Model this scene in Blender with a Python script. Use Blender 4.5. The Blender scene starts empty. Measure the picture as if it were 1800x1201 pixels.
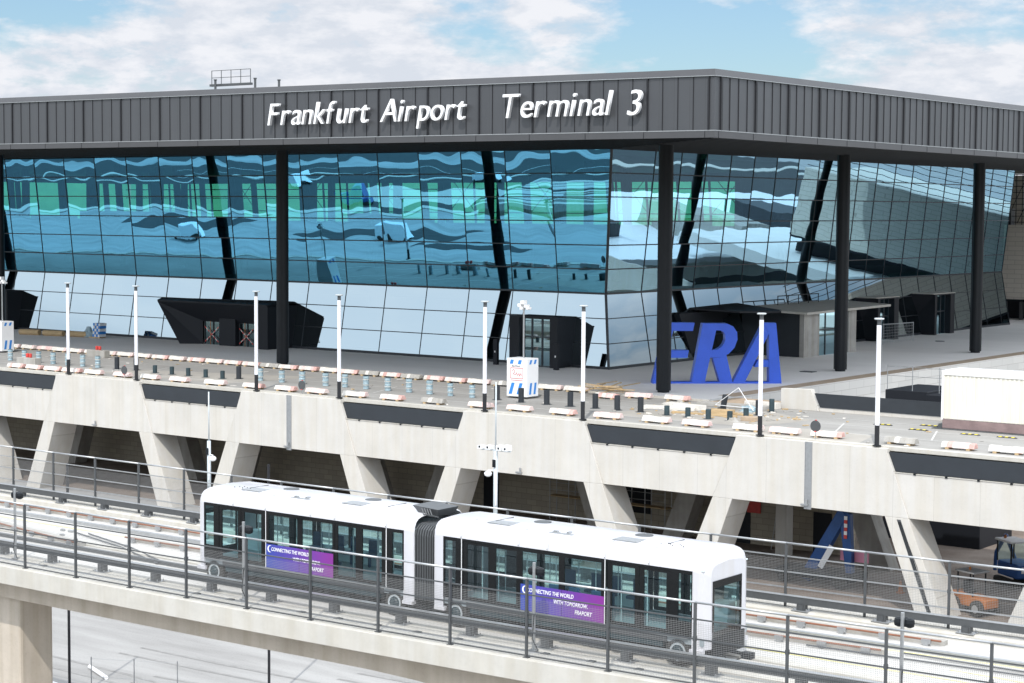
import bpy, bmesh, math, random
from mathutils import Vector, Matrix
random.seed(7)
SC = bpy.context.scene
COL = SC.collection
R = math.radians

# ------------------------------------------------------------------ camera
cam_d = bpy.data.cameras.new("camera"); cam = bpy.data.objects.new("camera", cam_d); COL.objects.link(cam)
HEAD, PIT, ROL = R(37.3), math.atan(231.5/3300), R(.37)
fw = Vector((-math.sin(HEAD), math.cos(HEAD), 0)); rt = Vector((math.cos(HEAD), math.sin(HEAD), 0)); up = Vector((0, 0, 1))
f_ = fw*math.cos(PIT)-up*math.sin(PIT); u_ = up*math.cos(PIT)+fw*math.sin(PIT)
r2 = rt*math.cos(ROL)+u_*math.sin(ROL); u2 = u_*math.cos(ROL)-rt*math.sin(ROL)
cam.matrix_world = Matrix(((r2.x, u2.x, -f_.x, 0), (r2.y, u2.y, -f_.y, 0), (r2.z, u2.z, -f_.z, 12.7), (0, 0, 0, 1)))
cam_d.sensor_width = 36; cam_d.lens = 66.0; cam_d.clip_start = .5; cam_d.clip_end = 9000
SC.camera = cam

# ------------------------------------------------------------------ world, sun, exposure
SUN_EL, SUN_DIR = R(51), Vector((.48, -.88, 0)).normalized()      # horizontal direction towards the sun
W = bpy.data.worlds.new("World"); SC.world = W; W.use_nodes = True
wn = W.node_tree; wn.nodes.clear(); N = wn.nodes.new; L = wn.links.new
sky = N('ShaderNodeTexSky'); sky.sky_type = 'NISHITA'; sky.sun_disc = False; sky.sun_elevation = SUN_EL
sky.sun_rotation = math.atan2(SUN_DIR.x, SUN_DIR.y); sky.air_density = 1.0; sky.dust_density = .8; sky.ozone_density = 1.2
tc = N('ShaderNodeTexCoord'); mp = N('ShaderNodeMapping'); mp.inputs['Scale'].default_value = (1, 1, 2.6)
mp.inputs['Location'].default_value = (.37, .12, .05)
L(tc.outputs['Generated'], mp.inputs['Vector'])
n1 = N('ShaderNodeTexNoise'); n1.inputs['Scale'].default_value = 6.5; n1.inputs['Detail'].default_value = 10; n1.inputs['Roughness'].default_value = .58
n2 = N('ShaderNodeTexNoise'); n2.inputs['Scale'].default_value = 34; n2.inputs['Detail'].default_value = 7; n2.inputs['Roughness'].default_value = .6
L(mp.outputs[0], n1.inputs['Vector']); L(mp.outputs[0], n2.inputs['Vector'])
ad = N('ShaderNodeMath'); ad.operation = 'MULTIPLY_ADD'; L(n2.outputs['Fac'], ad.inputs[0]); ad.inputs[1].default_value = .32; L(n1.outputs['Fac'], ad.inputs[2])
cr = N('ShaderNodeValToRGB'); cr.color_ramp.elements[0].position = .60; cr.color_ramp.elements[1].position = .74
sx = N('ShaderNodeSeparateXYZ'); L(tc.outputs['Generated'], sx.inputs[0])
def MA(op, a, b=None, c=None):
    m = N('ShaderNodeMath'); m.operation = op
    for i, v in enumerate((a, b, c)):
        if v is None: continue
        if isinstance(v, (int, float)): m.inputs[i].default_value = v
        else: L(v, m.inputs[i])
    return m.outputs[0]
# a band of clear sky in one quarter of the compass, cloud either side; brighter layer added above the frame to fill shade and glass reflections
az = MA('ARCTAN2', sx.outputs[0], sx.outputs[1])
g1 = MA('DIVIDE', MA('SUBTRACT', MA('ADD', az, MA('MULTIPLY', sx.outputs[2], .75)), -.480), .050)
gap = MA('EXPONENT', MA('MULTIPLY', MA('MULTIPLY', g1, g1), -1.0))
near = MA('EXPONENT', MA('MULTIPLY', MA('MULTIPLY', MA('DIVIDE', MA('ADD', az, .65), .5), MA('DIVIDE', MA('ADD', az, .65), .5)), -1.0))
low = MA('MULTIPLY', MA('SUBTRACT', MA('MULTIPLY', near, .17), MA('MULTIPLY', gap, .30)), MA('SUBTRACT', 1.0, MA('SMOOTH_MAX', MA('MINIMUM', MA('MULTIPLY', sx.outputs[2], 3.0), 1.0), 0.0, .1)))
cov = MA('ADD', ad.outputs[0], low)
L(cov, cr.inputs[0])
fill_veil = N('ShaderNodeMapRange'); fill_veil.interpolation_type = 'SMOOTHSTEP'; fill_veil.inputs['From Min'].default_value = .112; fill_veil.inputs['From Max'].default_value = .185; fill_veil.inputs['To Max'].default_value = .85; L(sx.outputs[2], fill_veil.inputs['Value'])
shade = N('ShaderNodeMixRGB'); shade.inputs[1].default_value = (4.4, 4.7, 5.2, 1); shade.inputs[2].default_value = (5.5, 5.6, 5.9, 1)
cr2 = N('ShaderNodeValToRGB'); cr2.color_ramp.elements[0].position = .42; cr2.color_ramp.elements[1].position = .62
L(n2.outputs['Fac'], cr2.inputs[0]); L(cr2.outputs[0], shade.inputs[0])
skc = N('ShaderNodeMixRGB'); skc.blend_type = 'MULTIPLY'; skc.inputs[0].default_value = 1; skc.inputs[2].default_value = (.57, .67, .76, 1)
L(sky.outputs[0], skc.inputs[1])
mx0 = N('ShaderNodeMixRGB'); L(cr.outputs[0], mx0.inputs[0]); L(skc.outputs[0], mx0.inputs[1]); L(shade.outputs[0], mx0.inputs[2])
mx = N('ShaderNodeMixRGB'); L(fill_veil.outputs[0], mx.inputs[0]); L(mx0.outputs[0], mx.inputs[1]); mx.inputs[2].default_value = (12.6, 13.6, 14.8, 1)
bg = N('ShaderNodeBackground'); bg.inputs['Strength'].default_value = .15; L(mx.outputs[0], bg.inputs[0])
wo = N('ShaderNodeOutputWorld'); L(bg.outputs[0], wo.inputs[0])

sun_d = bpy.data.lights.new("sun", 'SUN'); sun_d.energy = 3.0; sun_d.angle = R(.6); sun_d.color = (1, .965, .91)
sun = bpy.data.objects.new("sun", sun_d); COL.objects.link(sun)
sv = Vector((SUN_DIR.x*math.cos(SUN_EL), SUN_DIR.y*math.cos(SUN_EL), math.sin(SUN_EL)))
sun.rotation_euler = sv.to_track_quat('Z', 'Y').to_euler(); sun.location = (-60, 0, 80)
SC.view_settings.view_transform = 'Standard'; SC.view_settings.look = 'None'; SC.view_settings.gamma = 1
SC.view_settings.exposure = .10
SC.cycles.max_bounces = 8; SC.cycles.transparent_max_bounces = 16; SC.cycles.glossy_bounces = 4

# ------------------------------------------------------------------ mesh helper
class MB:
    def __init__(s): s.v = []; s.f = []; s.m = []
    def face(s, pts, mi=0):
        i = len(s.v); s.v += [tuple(p) for p in pts]; s.f.append(tuple(range(i, i+len(pts)))); s.m.append(mi); return s
    def solid(s, P, F, mi=0):
        i = len(s.v); s.v += [tuple(p) for p in P]
        for f in F: s.f.append(tuple(i+k for k in f)); s.m.append(mi)
        return s
    def box(s, x0, x1, y0, y1, z0, z1, mi=0):
        P = [(x, y, z) for z in (z0, z1) for (x, y) in ((x0, y0), (x1, y0), (x1, y1), (x0, y1))]
        return s.solid(P, [(3, 2, 1, 0), (4, 5, 6, 7), (0, 1, 5, 4), (1, 2, 6, 5), (2, 3, 7, 6), (3, 0, 4, 7)], mi)
    def hexa(s, P, mi=0):                 # 4 bottom + 4 top, counter-clockwise
        return s.solid(P, [(3, 2, 1, 0), (4, 5, 6, 7), (0, 1, 5, 4), (1, 2, 6, 5), (2, 3, 7, 6), (3, 0, 4, 7)], mi)
    def prism(s, poly, d, mi=0, cap=True):   # poly: list of 3D points, extruded by vector d
        n = len(poly); d = Vector(d); P = [Vector(p) for p in poly]; Q = [p+d for p in P]
        F = [(i, (i+1) % n, n+(i+1) % n, n+i) for i in range(n)]
        if cap: F += [tuple(range(n))[::-1], tuple(range(n, 2*n))]
        return s.solid(P+Q, F, mi)
    def tube(s, a, b, r, n=8, mi=0, r1=None, cap=True):
        a = Vector(a); b = Vector(b); d = (b-a)
        if d.length < 1e-6: return s
        q = d.to_track_quat('Z', 'Y'); r1 = r if r1 is None else r1
        P = [a+q@Vector((r*math.cos(2*math.pi*i/n), r*math.sin(2*math.pi*i/n), 0)) for i in range(n)]
        P += [b+q@Vector((r1*math.cos(2*math.pi*i/n), r1*math.sin(2*math.pi*i/n), 0)) for i in range(n)]
        F = [(i, (i+1) % n, n+(i+1) % n, n+i) for i in range(n)]
        if cap: F += [tuple(range(n))[::-1], tuple(range(n, 2*n))]
        return s.solid(P, F, mi)
    def path(s, pts, r, n=6, mi=0):
        for a, b in zip(pts, pts[1:]): s.tube(a, b, r, n, mi)
        return s
    def lathe(s, c, prof, n=20, mi=0, ax='Z'):   # prof: (radius, height)
        P = []
        for (r, h) in prof:
            for i in range(n):
                a = 2*math.pi*i/n; u, w = r*math.cos(a), r*math.sin(a)
                P.append((c[0]+u, c[1]+w, c[2]+h) if ax == 'Z' else (c[0]+u, c[1]+h, c[2]+w))
        F = []
        for k in range(len(prof)-1):
            for i in range(n):
                q = (k*n+i, k*n+(i+1) % n, (k+1)*n+(i+1) % n, (k+1)*n+i); F.append(q if ax == 'Z' else q[::-1])
        F += [tuple(range(n))[::-1], tuple(range((len(prof)-1)*n, len(prof)*n))]
        return s.solid(P, F, mi)
    def build(s, name, mats, parent=None, smooth=False, bevel=0, loc=None, rz=0):
        me = bpy.data.meshes.new(name); me.from_pydata(s.v, [], s.f)
        for m in (mats if isinstance(mats, (list, tuple)) else [mats]): me.materials.append(m)
        me.polygons.foreach_set('material_index', s.m)
        if smooth: me.polygons.foreach_set('use_smooth', [True]*len(me.polygons))
        me.update(); o = bpy.data.objects.new(name, me); COL.objects.link(o)
        if parent: o.parent = parent
        if loc: o.location = loc
        o.rotation_euler.z = rz
        if bevel:
            b = o.modifiers.new('b', 'BEVEL'); b.width = bevel; b.segments = 2; b.limit_method = 'ANGLE'; b.angle_limit = R(35)
        return o

def tag(o, label=None, cat=None, group=None, kind=None):
    if label: o['label'] = label
    if cat: o['category'] = cat
    if group: o['group'] = group
    if kind: o['kind'] = kind
    return o
def empty(name, loc=(0, 0, 0), label=None, cat=None, group=None, rz=0):
    o = bpy.data.objects.new(name, None); COL.objects.link(o); o.location = loc; o.rotation_euler.z = rz; o.empty_display_size = .3
    return tag(o, label, cat, group)
def structure(name, mb, m, **k): return tag(mb.build(name, m, **k), kind='structure')
def dup(root, loc, rz=None, label=None, sc=None):
    def cp(o, par):
        c = o.copy(); COL.objects.link(c); c.parent = par
        for ch in kids.get(o, []): cp(ch, c)
        return c
    kids = {}
    for ch in root.children_recursive: kids.setdefault(ch.parent, []).append(ch)
    r = cp(root, None); r.location = loc
    if rz is not None: r.rotation_euler.z = rz
    if sc: r.scale = sc
    if label: r['label'] = label
    return r
ORD = ('first second third fourth fifth sixth seventh eighth ninth tenth eleventh twelfth thirteenth fourteenth fifteenth sixteenth '
       'seventeenth eighteenth nineteenth twentieth twenty-first twenty-second twenty-third twenty-fourth twenty-fifth twenty-sixth '
       'twenty-seventh twenty-eighth twenty-ninth thirtieth').split()

# ------------------------------------------------------------------ materials
def mat(name, col, rough=.7, metal=0, var=0, scale=1.0, bump=0, bscale=None, col2=None, stretch=(1, 1, 1), spec=.5, coat=0, streak=0, speck=0, joints=None):
    m = bpy.data.materials.new(name); m.use_nodes = True; nt = m.node_tree; b = nt.nodes['Principled BSDF']
    b.inputs['Roughness'].default_value = rough; b.inputs['Metallic'].default_value = metal
    b.inputs['Specular IOR Level'].default_value = spec; b.inputs['Coat Weight'].default_value = coat
    c = tuple(col)+(1,); b.inputs['Base Color'].default_value = c
    if var or bump or col2 or streak or speck:
        t = nt.nodes.new('ShaderNodeTexCoord'); oi = nt.nodes.new('ShaderNodeObjectInfo')
        va = nt.nodes.new('ShaderNodeVectorMath'); va.operation = 'MULTIPLY_ADD'
        mpp = nt.nodes.new('ShaderNodeVectorMath'); mpp.operation = 'MULTIPLY'; mpp.inputs[1].default_value = stretch
        nt.links.new(oi.outputs['Random'], va.inputs[0]); va.inputs[1].default_value = (37, 17, 53)
        nt.links.new(t.outputs['Object'], va.inputs[2]); nt.links.new(va.outputs[0], mpp.inputs[0])
        ns = nt.nodes.new('ShaderNodeTexNoise'); ns.inputs['Scale'].default_value = scale; ns.inputs['Detail'].default_value = 8; ns.inputs['Roughness'].default_value = .62
        nt.links.new(mpp.outputs[0], ns.inputs['Vector'])
        rp = nt.nodes.new('ShaderNodeValToRGB'); rp.color_ramp.elements[0].position = .3; rp.color_ramp.elements[1].position = .7
        d = col2 or tuple(x*(1-var) for x in col)
        rp.color_ramp.elements[0].color = tuple(d)+(1,); rp.color_ramp.elements[1].color = tuple(min(1, x*(1+var*.5)) for x in col)+(1,)
        nt.links.new(ns.outputs['Fac'], rp.inputs[0]); out = rp.outputs[0]
        if streak:
            m2 = nt.nodes.new('ShaderNodeVectorMath'); m2.operation = 'MULTIPLY'; m2.inputs[1].default_value = (2.2, 2.2, .12)
            nt.links.new(va.outputs[0], m2.inputs[0])
            s2 = nt.nodes.new('ShaderNodeTexNoise'); s2.inputs['Scale'].default_value = 1.0; s2.inputs['Detail'].default_value = 5
            nt.links.new(m2.outputs[0], s2.inputs['Vector'])
            r3 = nt.nodes.new('ShaderNodeValToRGB'); r3.color_ramp.elements[0].position = .35; r3.color_ramp.elements[1].position = .62
            g = 1-streak; r3.color_ramp.elements[0].color = (g, g*.98, g*.94, 1); r3.color_ramp.elements[1].color = (1, 1, 1, 1)
            nt.links.new(s2.outputs['Fac'], r3.inputs[0])
            mm = nt.nodes.new('ShaderNodeMixRGB'); mm.blend_type = 'MULTIPLY'; mm.inputs[0].default_value = 1
            nt.links.new(out, mm.inputs[1]); nt.links.new(r3.outputs[0], mm.inputs[2]); out = mm.outputs[0]
        if speck:
            s3 = nt.nodes.new('ShaderNodeTexNoise'); s3.inputs['Scale'].default_value = 9; s3.inputs['Detail'].default_value = 6; s3.inputs['Roughness'].default_value = .75
            nt.links.new(va.outputs[0], s3.inputs['Vector'])
            r4 = nt.nodes.new('ShaderNodeValToRGB'); r4.color_ramp.elements[0].position = .36; r4.color_ramp.elements[1].position = .46
            g = 1-speck; r4.color_ramp.elements[0].color = (g, g, g, 1); r4.color_ramp.elements[1].color = (1, 1, 1, 1)
            nt.links.new(s3.outputs['Fac'], r4.inputs[0])
            mm = nt.nodes.new('ShaderNodeMixRGB'); mm.blend_type = 'MULTIPLY'; mm.inputs[0].default_value = 1
            nt.links.new(out, mm.inputs[1]); nt.links.new(r4.outputs[0], mm.inputs[2]); out = mm.outputs[0]
        if joints:
            sp_ = nt.nodes.new('ShaderNodeSeparateXYZ'); cx_ = nt.nodes.new('ShaderNodeCombineXYZ'); nt.links.new(t.outputs['Object'], sp_.inputs[0]); nt.links.new(sp_.outputs['X'], cx_.inputs[0]); nt.links.new(sp_.outputs['Z'], cx_.inputs[1])
            br = nt.nodes.new('ShaderNodeTexBrick'); br.offset = 0; br.inputs['Scale'].default_value = 1; br.inputs['Brick Width'].default_value = joints[0]; br.inputs['Row Height'].default_value = joints[1]; br.inputs['Mortar Size'].default_value = .014
            br.inputs['Color1'].default_value = (1, 1, 1, 1); br.inputs['Color2'].default_value = (.955, .955, .95, 1); br.inputs['Mortar'].default_value = (.80, .79, .77, 1); nt.links.new(cx_.outputs[0], br.inputs['Vector'])
            mm = nt.nodes.new('ShaderNodeMixRGB'); mm.blend_type = 'MULTIPLY'; mm.inputs[0].default_value = 1
            nt.links.new(out, mm.inputs[1]); nt.links.new(br.outputs['Color'], mm.inputs[2]); out = mm.outputs[0]
        nt.links.new(out, b.inputs['Base Color'])
        if bump:
            nb = nt.nodes.new('ShaderNodeTexNoise'); nb.inputs['Scale'].default_value = bscale or scale*6; nb.inputs['Detail'].default_value = 4
            nt.links.new(va.outputs[0], nb.inputs['Vector'])
            bp = nt.nodes.new('ShaderNodeBump'); bp.inputs['Distance'].default_value = bump; bp.inputs['Strength'].default_value = 1
            nt.links.new(nb.outputs['Fac'], bp.inputs['Height']); nt.links.new(bp.outputs[0], b.inputs['Normal'])
    return m

def facade_glass(name, refl, trans, fac, slope):
    """reflective glazing: tinted mirror coating mixed with tinted see-through, slightly wavy, every pane different"""
    m = bpy.data.materials.new(name); m.use_nodes = True; nt = m.node_tree; nt.nodes.clear(); n = nt.nodes.new; l = nt.links.new
    o = n('ShaderNodeOutputMaterial'); g = n('ShaderNodeBsdfGlossy'); g.inputs['Color'].default_value = refl+(1,); g.inputs['Roughness'].default_value = .004
    t = n('ShaderNodeBsdfTransparent'); t.inputs['Color'].default_value = trans+(1,)
    lw = n('ShaderNodeLayerWeight'); lw.inputs['Blend'].default_value = .35
    mr = n('ShaderNodeMapRange'); mr.inputs['To Min'].default_value = fac; mr.inputs['To Max'].default_value = min(1, fac+.25); l(lw.outputs['Fresnel'], mr.inputs['Value'])
    mix = n('ShaderNodeMixShader'); l(mr.outputs[0], mix.inputs[0]); l(t.outputs[0], mix.inputs[1]); l(g.outputs[0], mix.inputs[2]); l(mix.outputs[0], o.inputs[0])
    tcn = n('ShaderNodeTexCoord'); at = n('ShaderNodeAttribute'); at.attribute_name = 'pane'
    ml = n('ShaderNodeVectorMath'); ml.operation = 'MULTIPLY'; ml.inputs[1].default_value = (1, 1, .8); l(tcn.outputs['Object'], ml.inputs[0])
    ns = n('ShaderNodeTexNoise'); ns.noise_dimensions = '4D'; ns.inputs['Scale'].default_value = .27; ns.inputs['Detail'].default_value = .7; ns.inputs['Roughness'].default_value = .35
    l(ml.outputs[0], ns.inputs['Vector'])
    w = n('ShaderNodeMath'); w.operation = 'MULTIPLY'; w.inputs[1].default_value = 1.7; l(at.outputs['Fac'], w.inputs[0]); l(w.outputs[0], ns.inputs['W'])
    bp = n('ShaderNodeBump'); bp.inputs['Distance'].default_value = slope; bp.inputs['Strength'].default_value = 1; l(ns.outputs['Fac'], bp.inputs['Height']); l(bp.outputs[0], g.inputs['Normal'])
    return m

def thin_glass(name, tint, refl=.12, rcol=(1, 1, 1)):
    m = bpy.data.materials.new(name); m.use_nodes = True; nt = m.node_tree; nt.nodes.clear(); n = nt.nodes.new; l = nt.links.new
    o = n('ShaderNodeOutputMaterial'); g = n('ShaderNodeBsdfGlossy'); g.inputs['Roughness'].default_value = .02; g.inputs['Color'].default_value = rcol+(1,)
    t = n('ShaderNodeBsdfTransparent'); t.inputs['Color'].default_value = tint+(1,)
    fr = n('ShaderNodeFresnel'); fr.inputs['IOR'].default_value = 1.5; a = n('ShaderNodeMath'); a.operation = 'ADD'; a.use_clamp = True; a.inputs[1].default_value = refl; l(fr.outputs[0], a.inputs[0])
    mix = n('ShaderNodeMixShader'); l(a.outputs[0], mix.inputs[0]); l(t.outputs[0], mix.inputs[1]); l(g.outputs[0], mix.inputs[2]); l(mix.outputs[0], o.inputs[0])
    return m

def brick_mat(name, c1, c2, mortar, w, h, ms=.012, axis='XZ', rough=.8):
    m = bpy.data.materials.new(name); m.use_nodes = True; nt = m.node_tree; b = nt.nodes['Principled BSDF']; b.inputs['Roughness'].default_value = rough
    t = nt.nodes.new('ShaderNodeTexCoord'); s = nt.nodes.new('ShaderNodeSeparateXYZ'); c = nt.nodes.new('ShaderNodeCombineXYZ')
    nt.links.new(t.outputs['Object'], s.inputs[0])
    nt.links.new(s.outputs['Y' if axis[0] == 'Y' else 'X'], c.inputs[0]); nt.links.new(s.outputs['Y' if axis[1] == 'Y' else 'Z'], c.inputs[1])
    br = nt.nodes.new('ShaderNodeTexBrick'); br.inputs['Color1'].default_value = c1+(1,); br.inputs['Color2'].default_value = c2+(1,); br.inputs['Mortar'].default_value = mortar+(1,)
    br.inputs['Scale'].default_value = 1; br.inputs['Brick Width'].default_value = w; br.inputs['Row Height'].default_value = h; br.inputs['Mortar Size'].default_value = ms
    nt.links.new(c.outputs[0], br.inputs['Vector']); nt.links.new(br.outputs[0], b.inputs['Base Color'])
    return m

M = {}
M['conc'] = mat('pale_concrete', (.555, .533, .50), .85, var=.07, scale=.6, bump=.004, bscale=14, streak=.045, speck=.05, joints=(2.6, 9.5))
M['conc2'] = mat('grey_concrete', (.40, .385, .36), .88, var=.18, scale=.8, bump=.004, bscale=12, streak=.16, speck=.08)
M['concw'] = mat('tan_girder_concrete', (.50, .44, .37), .88, var=.12, scale=.7, bump=.004, bscale=10, streak=.14, speck=.08)
M['kerbc'] = mat('light_kerb_concrete', (.50, .48, .44), .85, var=.08, scale=1.3, streak=.08, speck=.04)
M['track'] = mat('guideway_concrete', (.50, .485, .46), .8, var=.2, scale=.5, stretch=(.2, 2.2, 1), speck=.16)
M['road'] = mat('forecourt_asphalt', (.33, .318, .30), .9, col2=(.235, .226, .212), var=.1, scale=.22, stretch=(.4, 1, 1), bump=.004, bscale=30, speck=.16)
M['dasph'] = mat('dark_asphalt', (.035, .036, .038), .9, var=.2, scale=.3)
M['track2'] = mat('dusty_tyre_mark', (.29, .285, .28), .9, var=.25, scale=1.5)
M['plaza'] = mat('plaza_paving', (.79, .76, .735), .85, var=.07, scale=.25, stretch=(.4, 1, 1), speck=.05)
M['bare'] = mat('bare_screed', (.36, .335, .30), .9, var=.16, scale=.5, speck=.15)
M['ground'] = mat('yard_paving', (.38, .375, .37), .9, col2=(.25, .245, .24), scale=.22, stretch=(.3, 1.8, 1), speck=.22, var=.1)
M['brown'] = mat('brown_earth', (.125, .095, .075), .95, col2=(.24, .20, .17), scale=.35, bump=.03, bscale=5, speck=.25, var=.2)
M['far'] = mat('far_land', (.10, .13, .06), .95, col2=(.20, .19, .13), scale=.02)
M['panel'] = mat('dark_slate_panel', (.022, .027, .034), .55, var=.15, scale=1)
M['black'] = mat('black_metal', (.009, .011, .014), .5, var=.15, scale=1, spec=.25)
M['blackm'] = mat('matt_black_cladding', (.011, .013, .018), .55, spec=.3, joints=(1.5, 3.9))
M['fascia'] = mat('graphite_metal_sheet', (.084, .087, .095), .42, metal=.35, var=.12, scale=.35, stretch=(1, 1, .15), joints=(1.0775, 40), bump=.004, bscale=.6)
M['fasciac'] = mat('graphite_edge_sheet', (.085, .085, .09), .45, metal=.35, var=.08, scale=.5)
M['seam'] = mat('dark_seam_metal', (.022, .023, .027), .5, metal=.3)
M['white'] = mat('white_painted_metal', (.80, .80, .81), .35, var=.03, scale=2)
M['lampw'] = mat('opal_lamp_tube', (.78, .78, .82), .4)
M['letter'] = mat('white_letter_face', (.82, .82, .83), .4)
M['blue'] = mat('royal_blue_paint', (.045, .125, .66), .38, var=.14, scale=.5, speck=.08)
M['soffit'] = mat('black_soffit', (.012, .012, .013), .4)
M['mull'] = mat('mullion_grey', (.03, .035, .042), .4)
M['glL'] = facade_glass('glazing_upper_south', (.20, .63, .95), (.34, .92, .72), .58, .032)  # blue of the mirrored surroundings put into this side's tint
M['glR'] = facade_glass('glazing_upper_east', (.44, .74, .95), (.34, .92, .72), .55, .024)  # same glass, its own reflection colour put into the tint
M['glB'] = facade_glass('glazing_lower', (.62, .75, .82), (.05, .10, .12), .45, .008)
M['teal'] = thin_glass('rear_glazing', (.38, .95, .74), .02)
M['inn'] = mat('dark_interior', (.020, .026, .032), .8, var=.3, scale=.4)
M['galv'] = mat('galvanised_steel', (.42, .43, .44), .4, metal=.7, var=.12, scale=6)
M['pgalv'] = mat('pale_galvanised_steel', (.50, .54, .56), .5, metal=.15, var=.08, scale=5)
M['galvd'] = mat('dark_grey_steel', (.10, .105, .11), .45, metal=.4, var=.12, scale=5)
M['wire'] = mat('fence_wire', (.27, .27, .27), .5, metal=.3)
M['body'] = mat('white_train_paint', (.60, .60, .64), .28, var=.06, scale=.8, coat=.2, streak=.05)
M['frame'] = mat('black_gloss_frame', (.010, .011, .012), .18)
M['skirt'] = mat('petrol_grey_skirt', (.028, .052, .062), .5, var=.3, scale=3, speck=.2)
M['rubber'] = mat('tyre_rubber', (.03, .028, .026), .85, var=.2, scale=6)
M['bell'] = mat('bellows_rubber', (.075, .08, .085), .5)
M['tglass'] = thin_glass('train_glass', (.70, .90, .91), .10, (.8, .95, 1))
M['tfloor'] = mat('train_floor', (.28, .32, .34), .6)
M['seat'] = mat('blue_seat_fabric', (.02, .07, .14), .7)
M['tlin'] = mat('train_lining', (.70, .80, .82), .5)
M['redw'] = mat('faded_pink_white_paint', (.66, .60, .56), .85, col2=(.62, .40, .38), scale=1.6, speck=.15, var=.1)
M['redf'] = mat('faded_red_paint', (.62, .38, .34), .8, var=.3, scale=3, speck=.2)
M['red'] = mat('red_paint', (.60, .06, .05), .6, var=.2, scale=3)
M['wht'] = mat('dirty_white_paint', (.66, .63, .58), .85, var=.14, scale=2, speck=.2)
M['wrap'] = mat('blue_grey_foil', (.20, .30, .35), .35, col2=(.40, .50, .54), scale=6, bump=.05, bscale=9, var=.1)
M['wood'] = mat('pale_timber', (.50, .36, .20), .8, var=.25, scale=2, stretch=(1, 6, 6))
M['cream'] = mat('cream_container_paint', (.72, .70, .635), .6, var=.06, scale=.6, streak=.06)
M['tarp'] = mat('mauve_tarpaulin', (.24, .17, .165), .7, var=.25, scale=1.2, bump=.05, bscale=2)
M['yellow'] = mat('yellow_paint', (.75, .62, .04), .7)
M['pyel'] = mat('pale_yellow_line', (.80, .72, .30), .8)
M['wline'] = mat('white_road_marking', (.52, .51, .49), .85, var=.1, scale=3)
M['orange'] = mat('orange_paint', (.38, .13, .03), .6, var=.2, speck=.2)
M['bluep'] = mat('machine_blue_paint', (.012, .07, .24), .5, var=.2, speck=.2)
M['bluestripe'] = mat('bright_blue_film', (.03, .22, .62), .5)
M['rust'] = mat('rusty_conductor', (.25, .10, .055), .6, metal=.2, var=.3, scale=4)
M['tile'] = brick_mat('white_wall_tiles', (.60, .585, .56), (.55, .54, .52), (.42, .40, .38), 2.4, .6, .02, 'YZ')
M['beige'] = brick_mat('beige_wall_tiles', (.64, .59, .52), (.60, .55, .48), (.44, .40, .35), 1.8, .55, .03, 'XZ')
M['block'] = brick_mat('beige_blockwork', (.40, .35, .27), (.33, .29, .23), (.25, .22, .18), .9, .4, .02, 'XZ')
M['pink'] = mat('pink_insulation', (.60, .25, .35), .8)
M['tan_sun'] = mat('sunlit_tan_and_clay', (.42, .32, .23), .95, var=.2, scale=2)  # tan for clay and bare ground; on the plaza edge it carries sunlight

# banner: violet to blue film
def banner_mat():
    m = bpy.data.materials.new('violet_banner_film'); m.use_nodes = True; nt = m.node_tree; b = nt.nodes['Principled BSDF']; b.inputs['Roughness'].default_value = .35
    t = nt.nodes.new('ShaderNodeTexCoord'); s = nt.nodes.new('ShaderNodeSeparateXYZ'); r = nt.nodes.new('ShaderNodeValToRGB')
    nt.links.new(t.outputs['Generated'], s.inputs[0]); nt.links.new(s.outputs['X'], r.inputs[0]); nt.links.new(r.outputs[0], b.inputs['Base Color'])
    e = r.color_ramp.elements; e[0].position = 0; e[0].color = (.035, .07, .36, 1); e[1].position = 1; e[1].color = (.22, .03, .26, 1)
    k = e.new(.4); k.color = (.10, .055, .34, 1)
    return m
M['banner'] = banner_mat()

def text_mesh(name, body, size, depth, m, parent=None, xs=1.0, shear=0, off=0):
    c = bpy.data.curves.new(name, 'FONT'); c.body = body; c.size = size; c.extrude = depth/2; c.shear = shear; c.offset = off; c.resolution_u = 5
    tmp = bpy.data.objects.new(name, c); COL.objects.link(tmp); dg = bpy.context.evaluated_depsgraph_get(); dg.update()
    me = bpy.data.meshes.new_from_object(tmp.evaluated_get(dg)); bpy.data.objects.remove(tmp); bpy.data.curves.remove(c)
    me.name = name; me.materials.clear(); me.materials.append(m)
    for v in me.vertices: v.co.x *= xs
    o = bpy.data.objects.new(name, me); COL.objects.link(o)
    if parent: o.parent = parent
    return o

exec_parts = []
# ================================================================== GROUND
g = MB(); g.face([(-3500, -1500, -14.05), (3000, -1500, -14.05), (3000, 90.5, -14.05), (-3500, 90.5, -14.05)]); g.face([(-3500, 90.5, -9.03), (3000, 90.5, -9.03), (3000, 5000, -9.03), (-3500, 5000, -9.03)]); g.face([(-3500, 90.5, -14.05), (3000, 90.5, -14.05), (3000, 90.5, -9.03), (-3500, 90.5, -9.03)])
structure('ground', g, M['far'])
g = MB(); g.face([(-400, -150, -14), (200, -150, -14), (200, 90.4, -14), (-400, 90.4, -14)]); g.face([(-400, 90.6, -9), (400, 90.6, -9), (400, 900, -9), (-400, 900, -9)]); g.box(-400, 200, 90.42, 90.7, -13.99, -8.9)
structure('yard_ground', g, M['ground'])
g = MB(); g.face([(-66, 92.6, -8.98), (40, 92.6, -8.98), (40, 126, -8.98), (-66, 126, -8.98)]); g.face([(-240, 94, -8.98), (-66, 94, -8.98), (-66, 107, -8.98), (-240, 107, -8.98)])
structure('earth_ground', g, M['brown'])
g = MB()
for y0, y1 in ((-150, -40), (-34, 7)): g.face([(-400, y0, -13.985), (200, y0, -13.985), (200, y1, -13.985), (-400, y1, -13.985)])
structure('service_road', g, M['dasph'])
g = MB()
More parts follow.
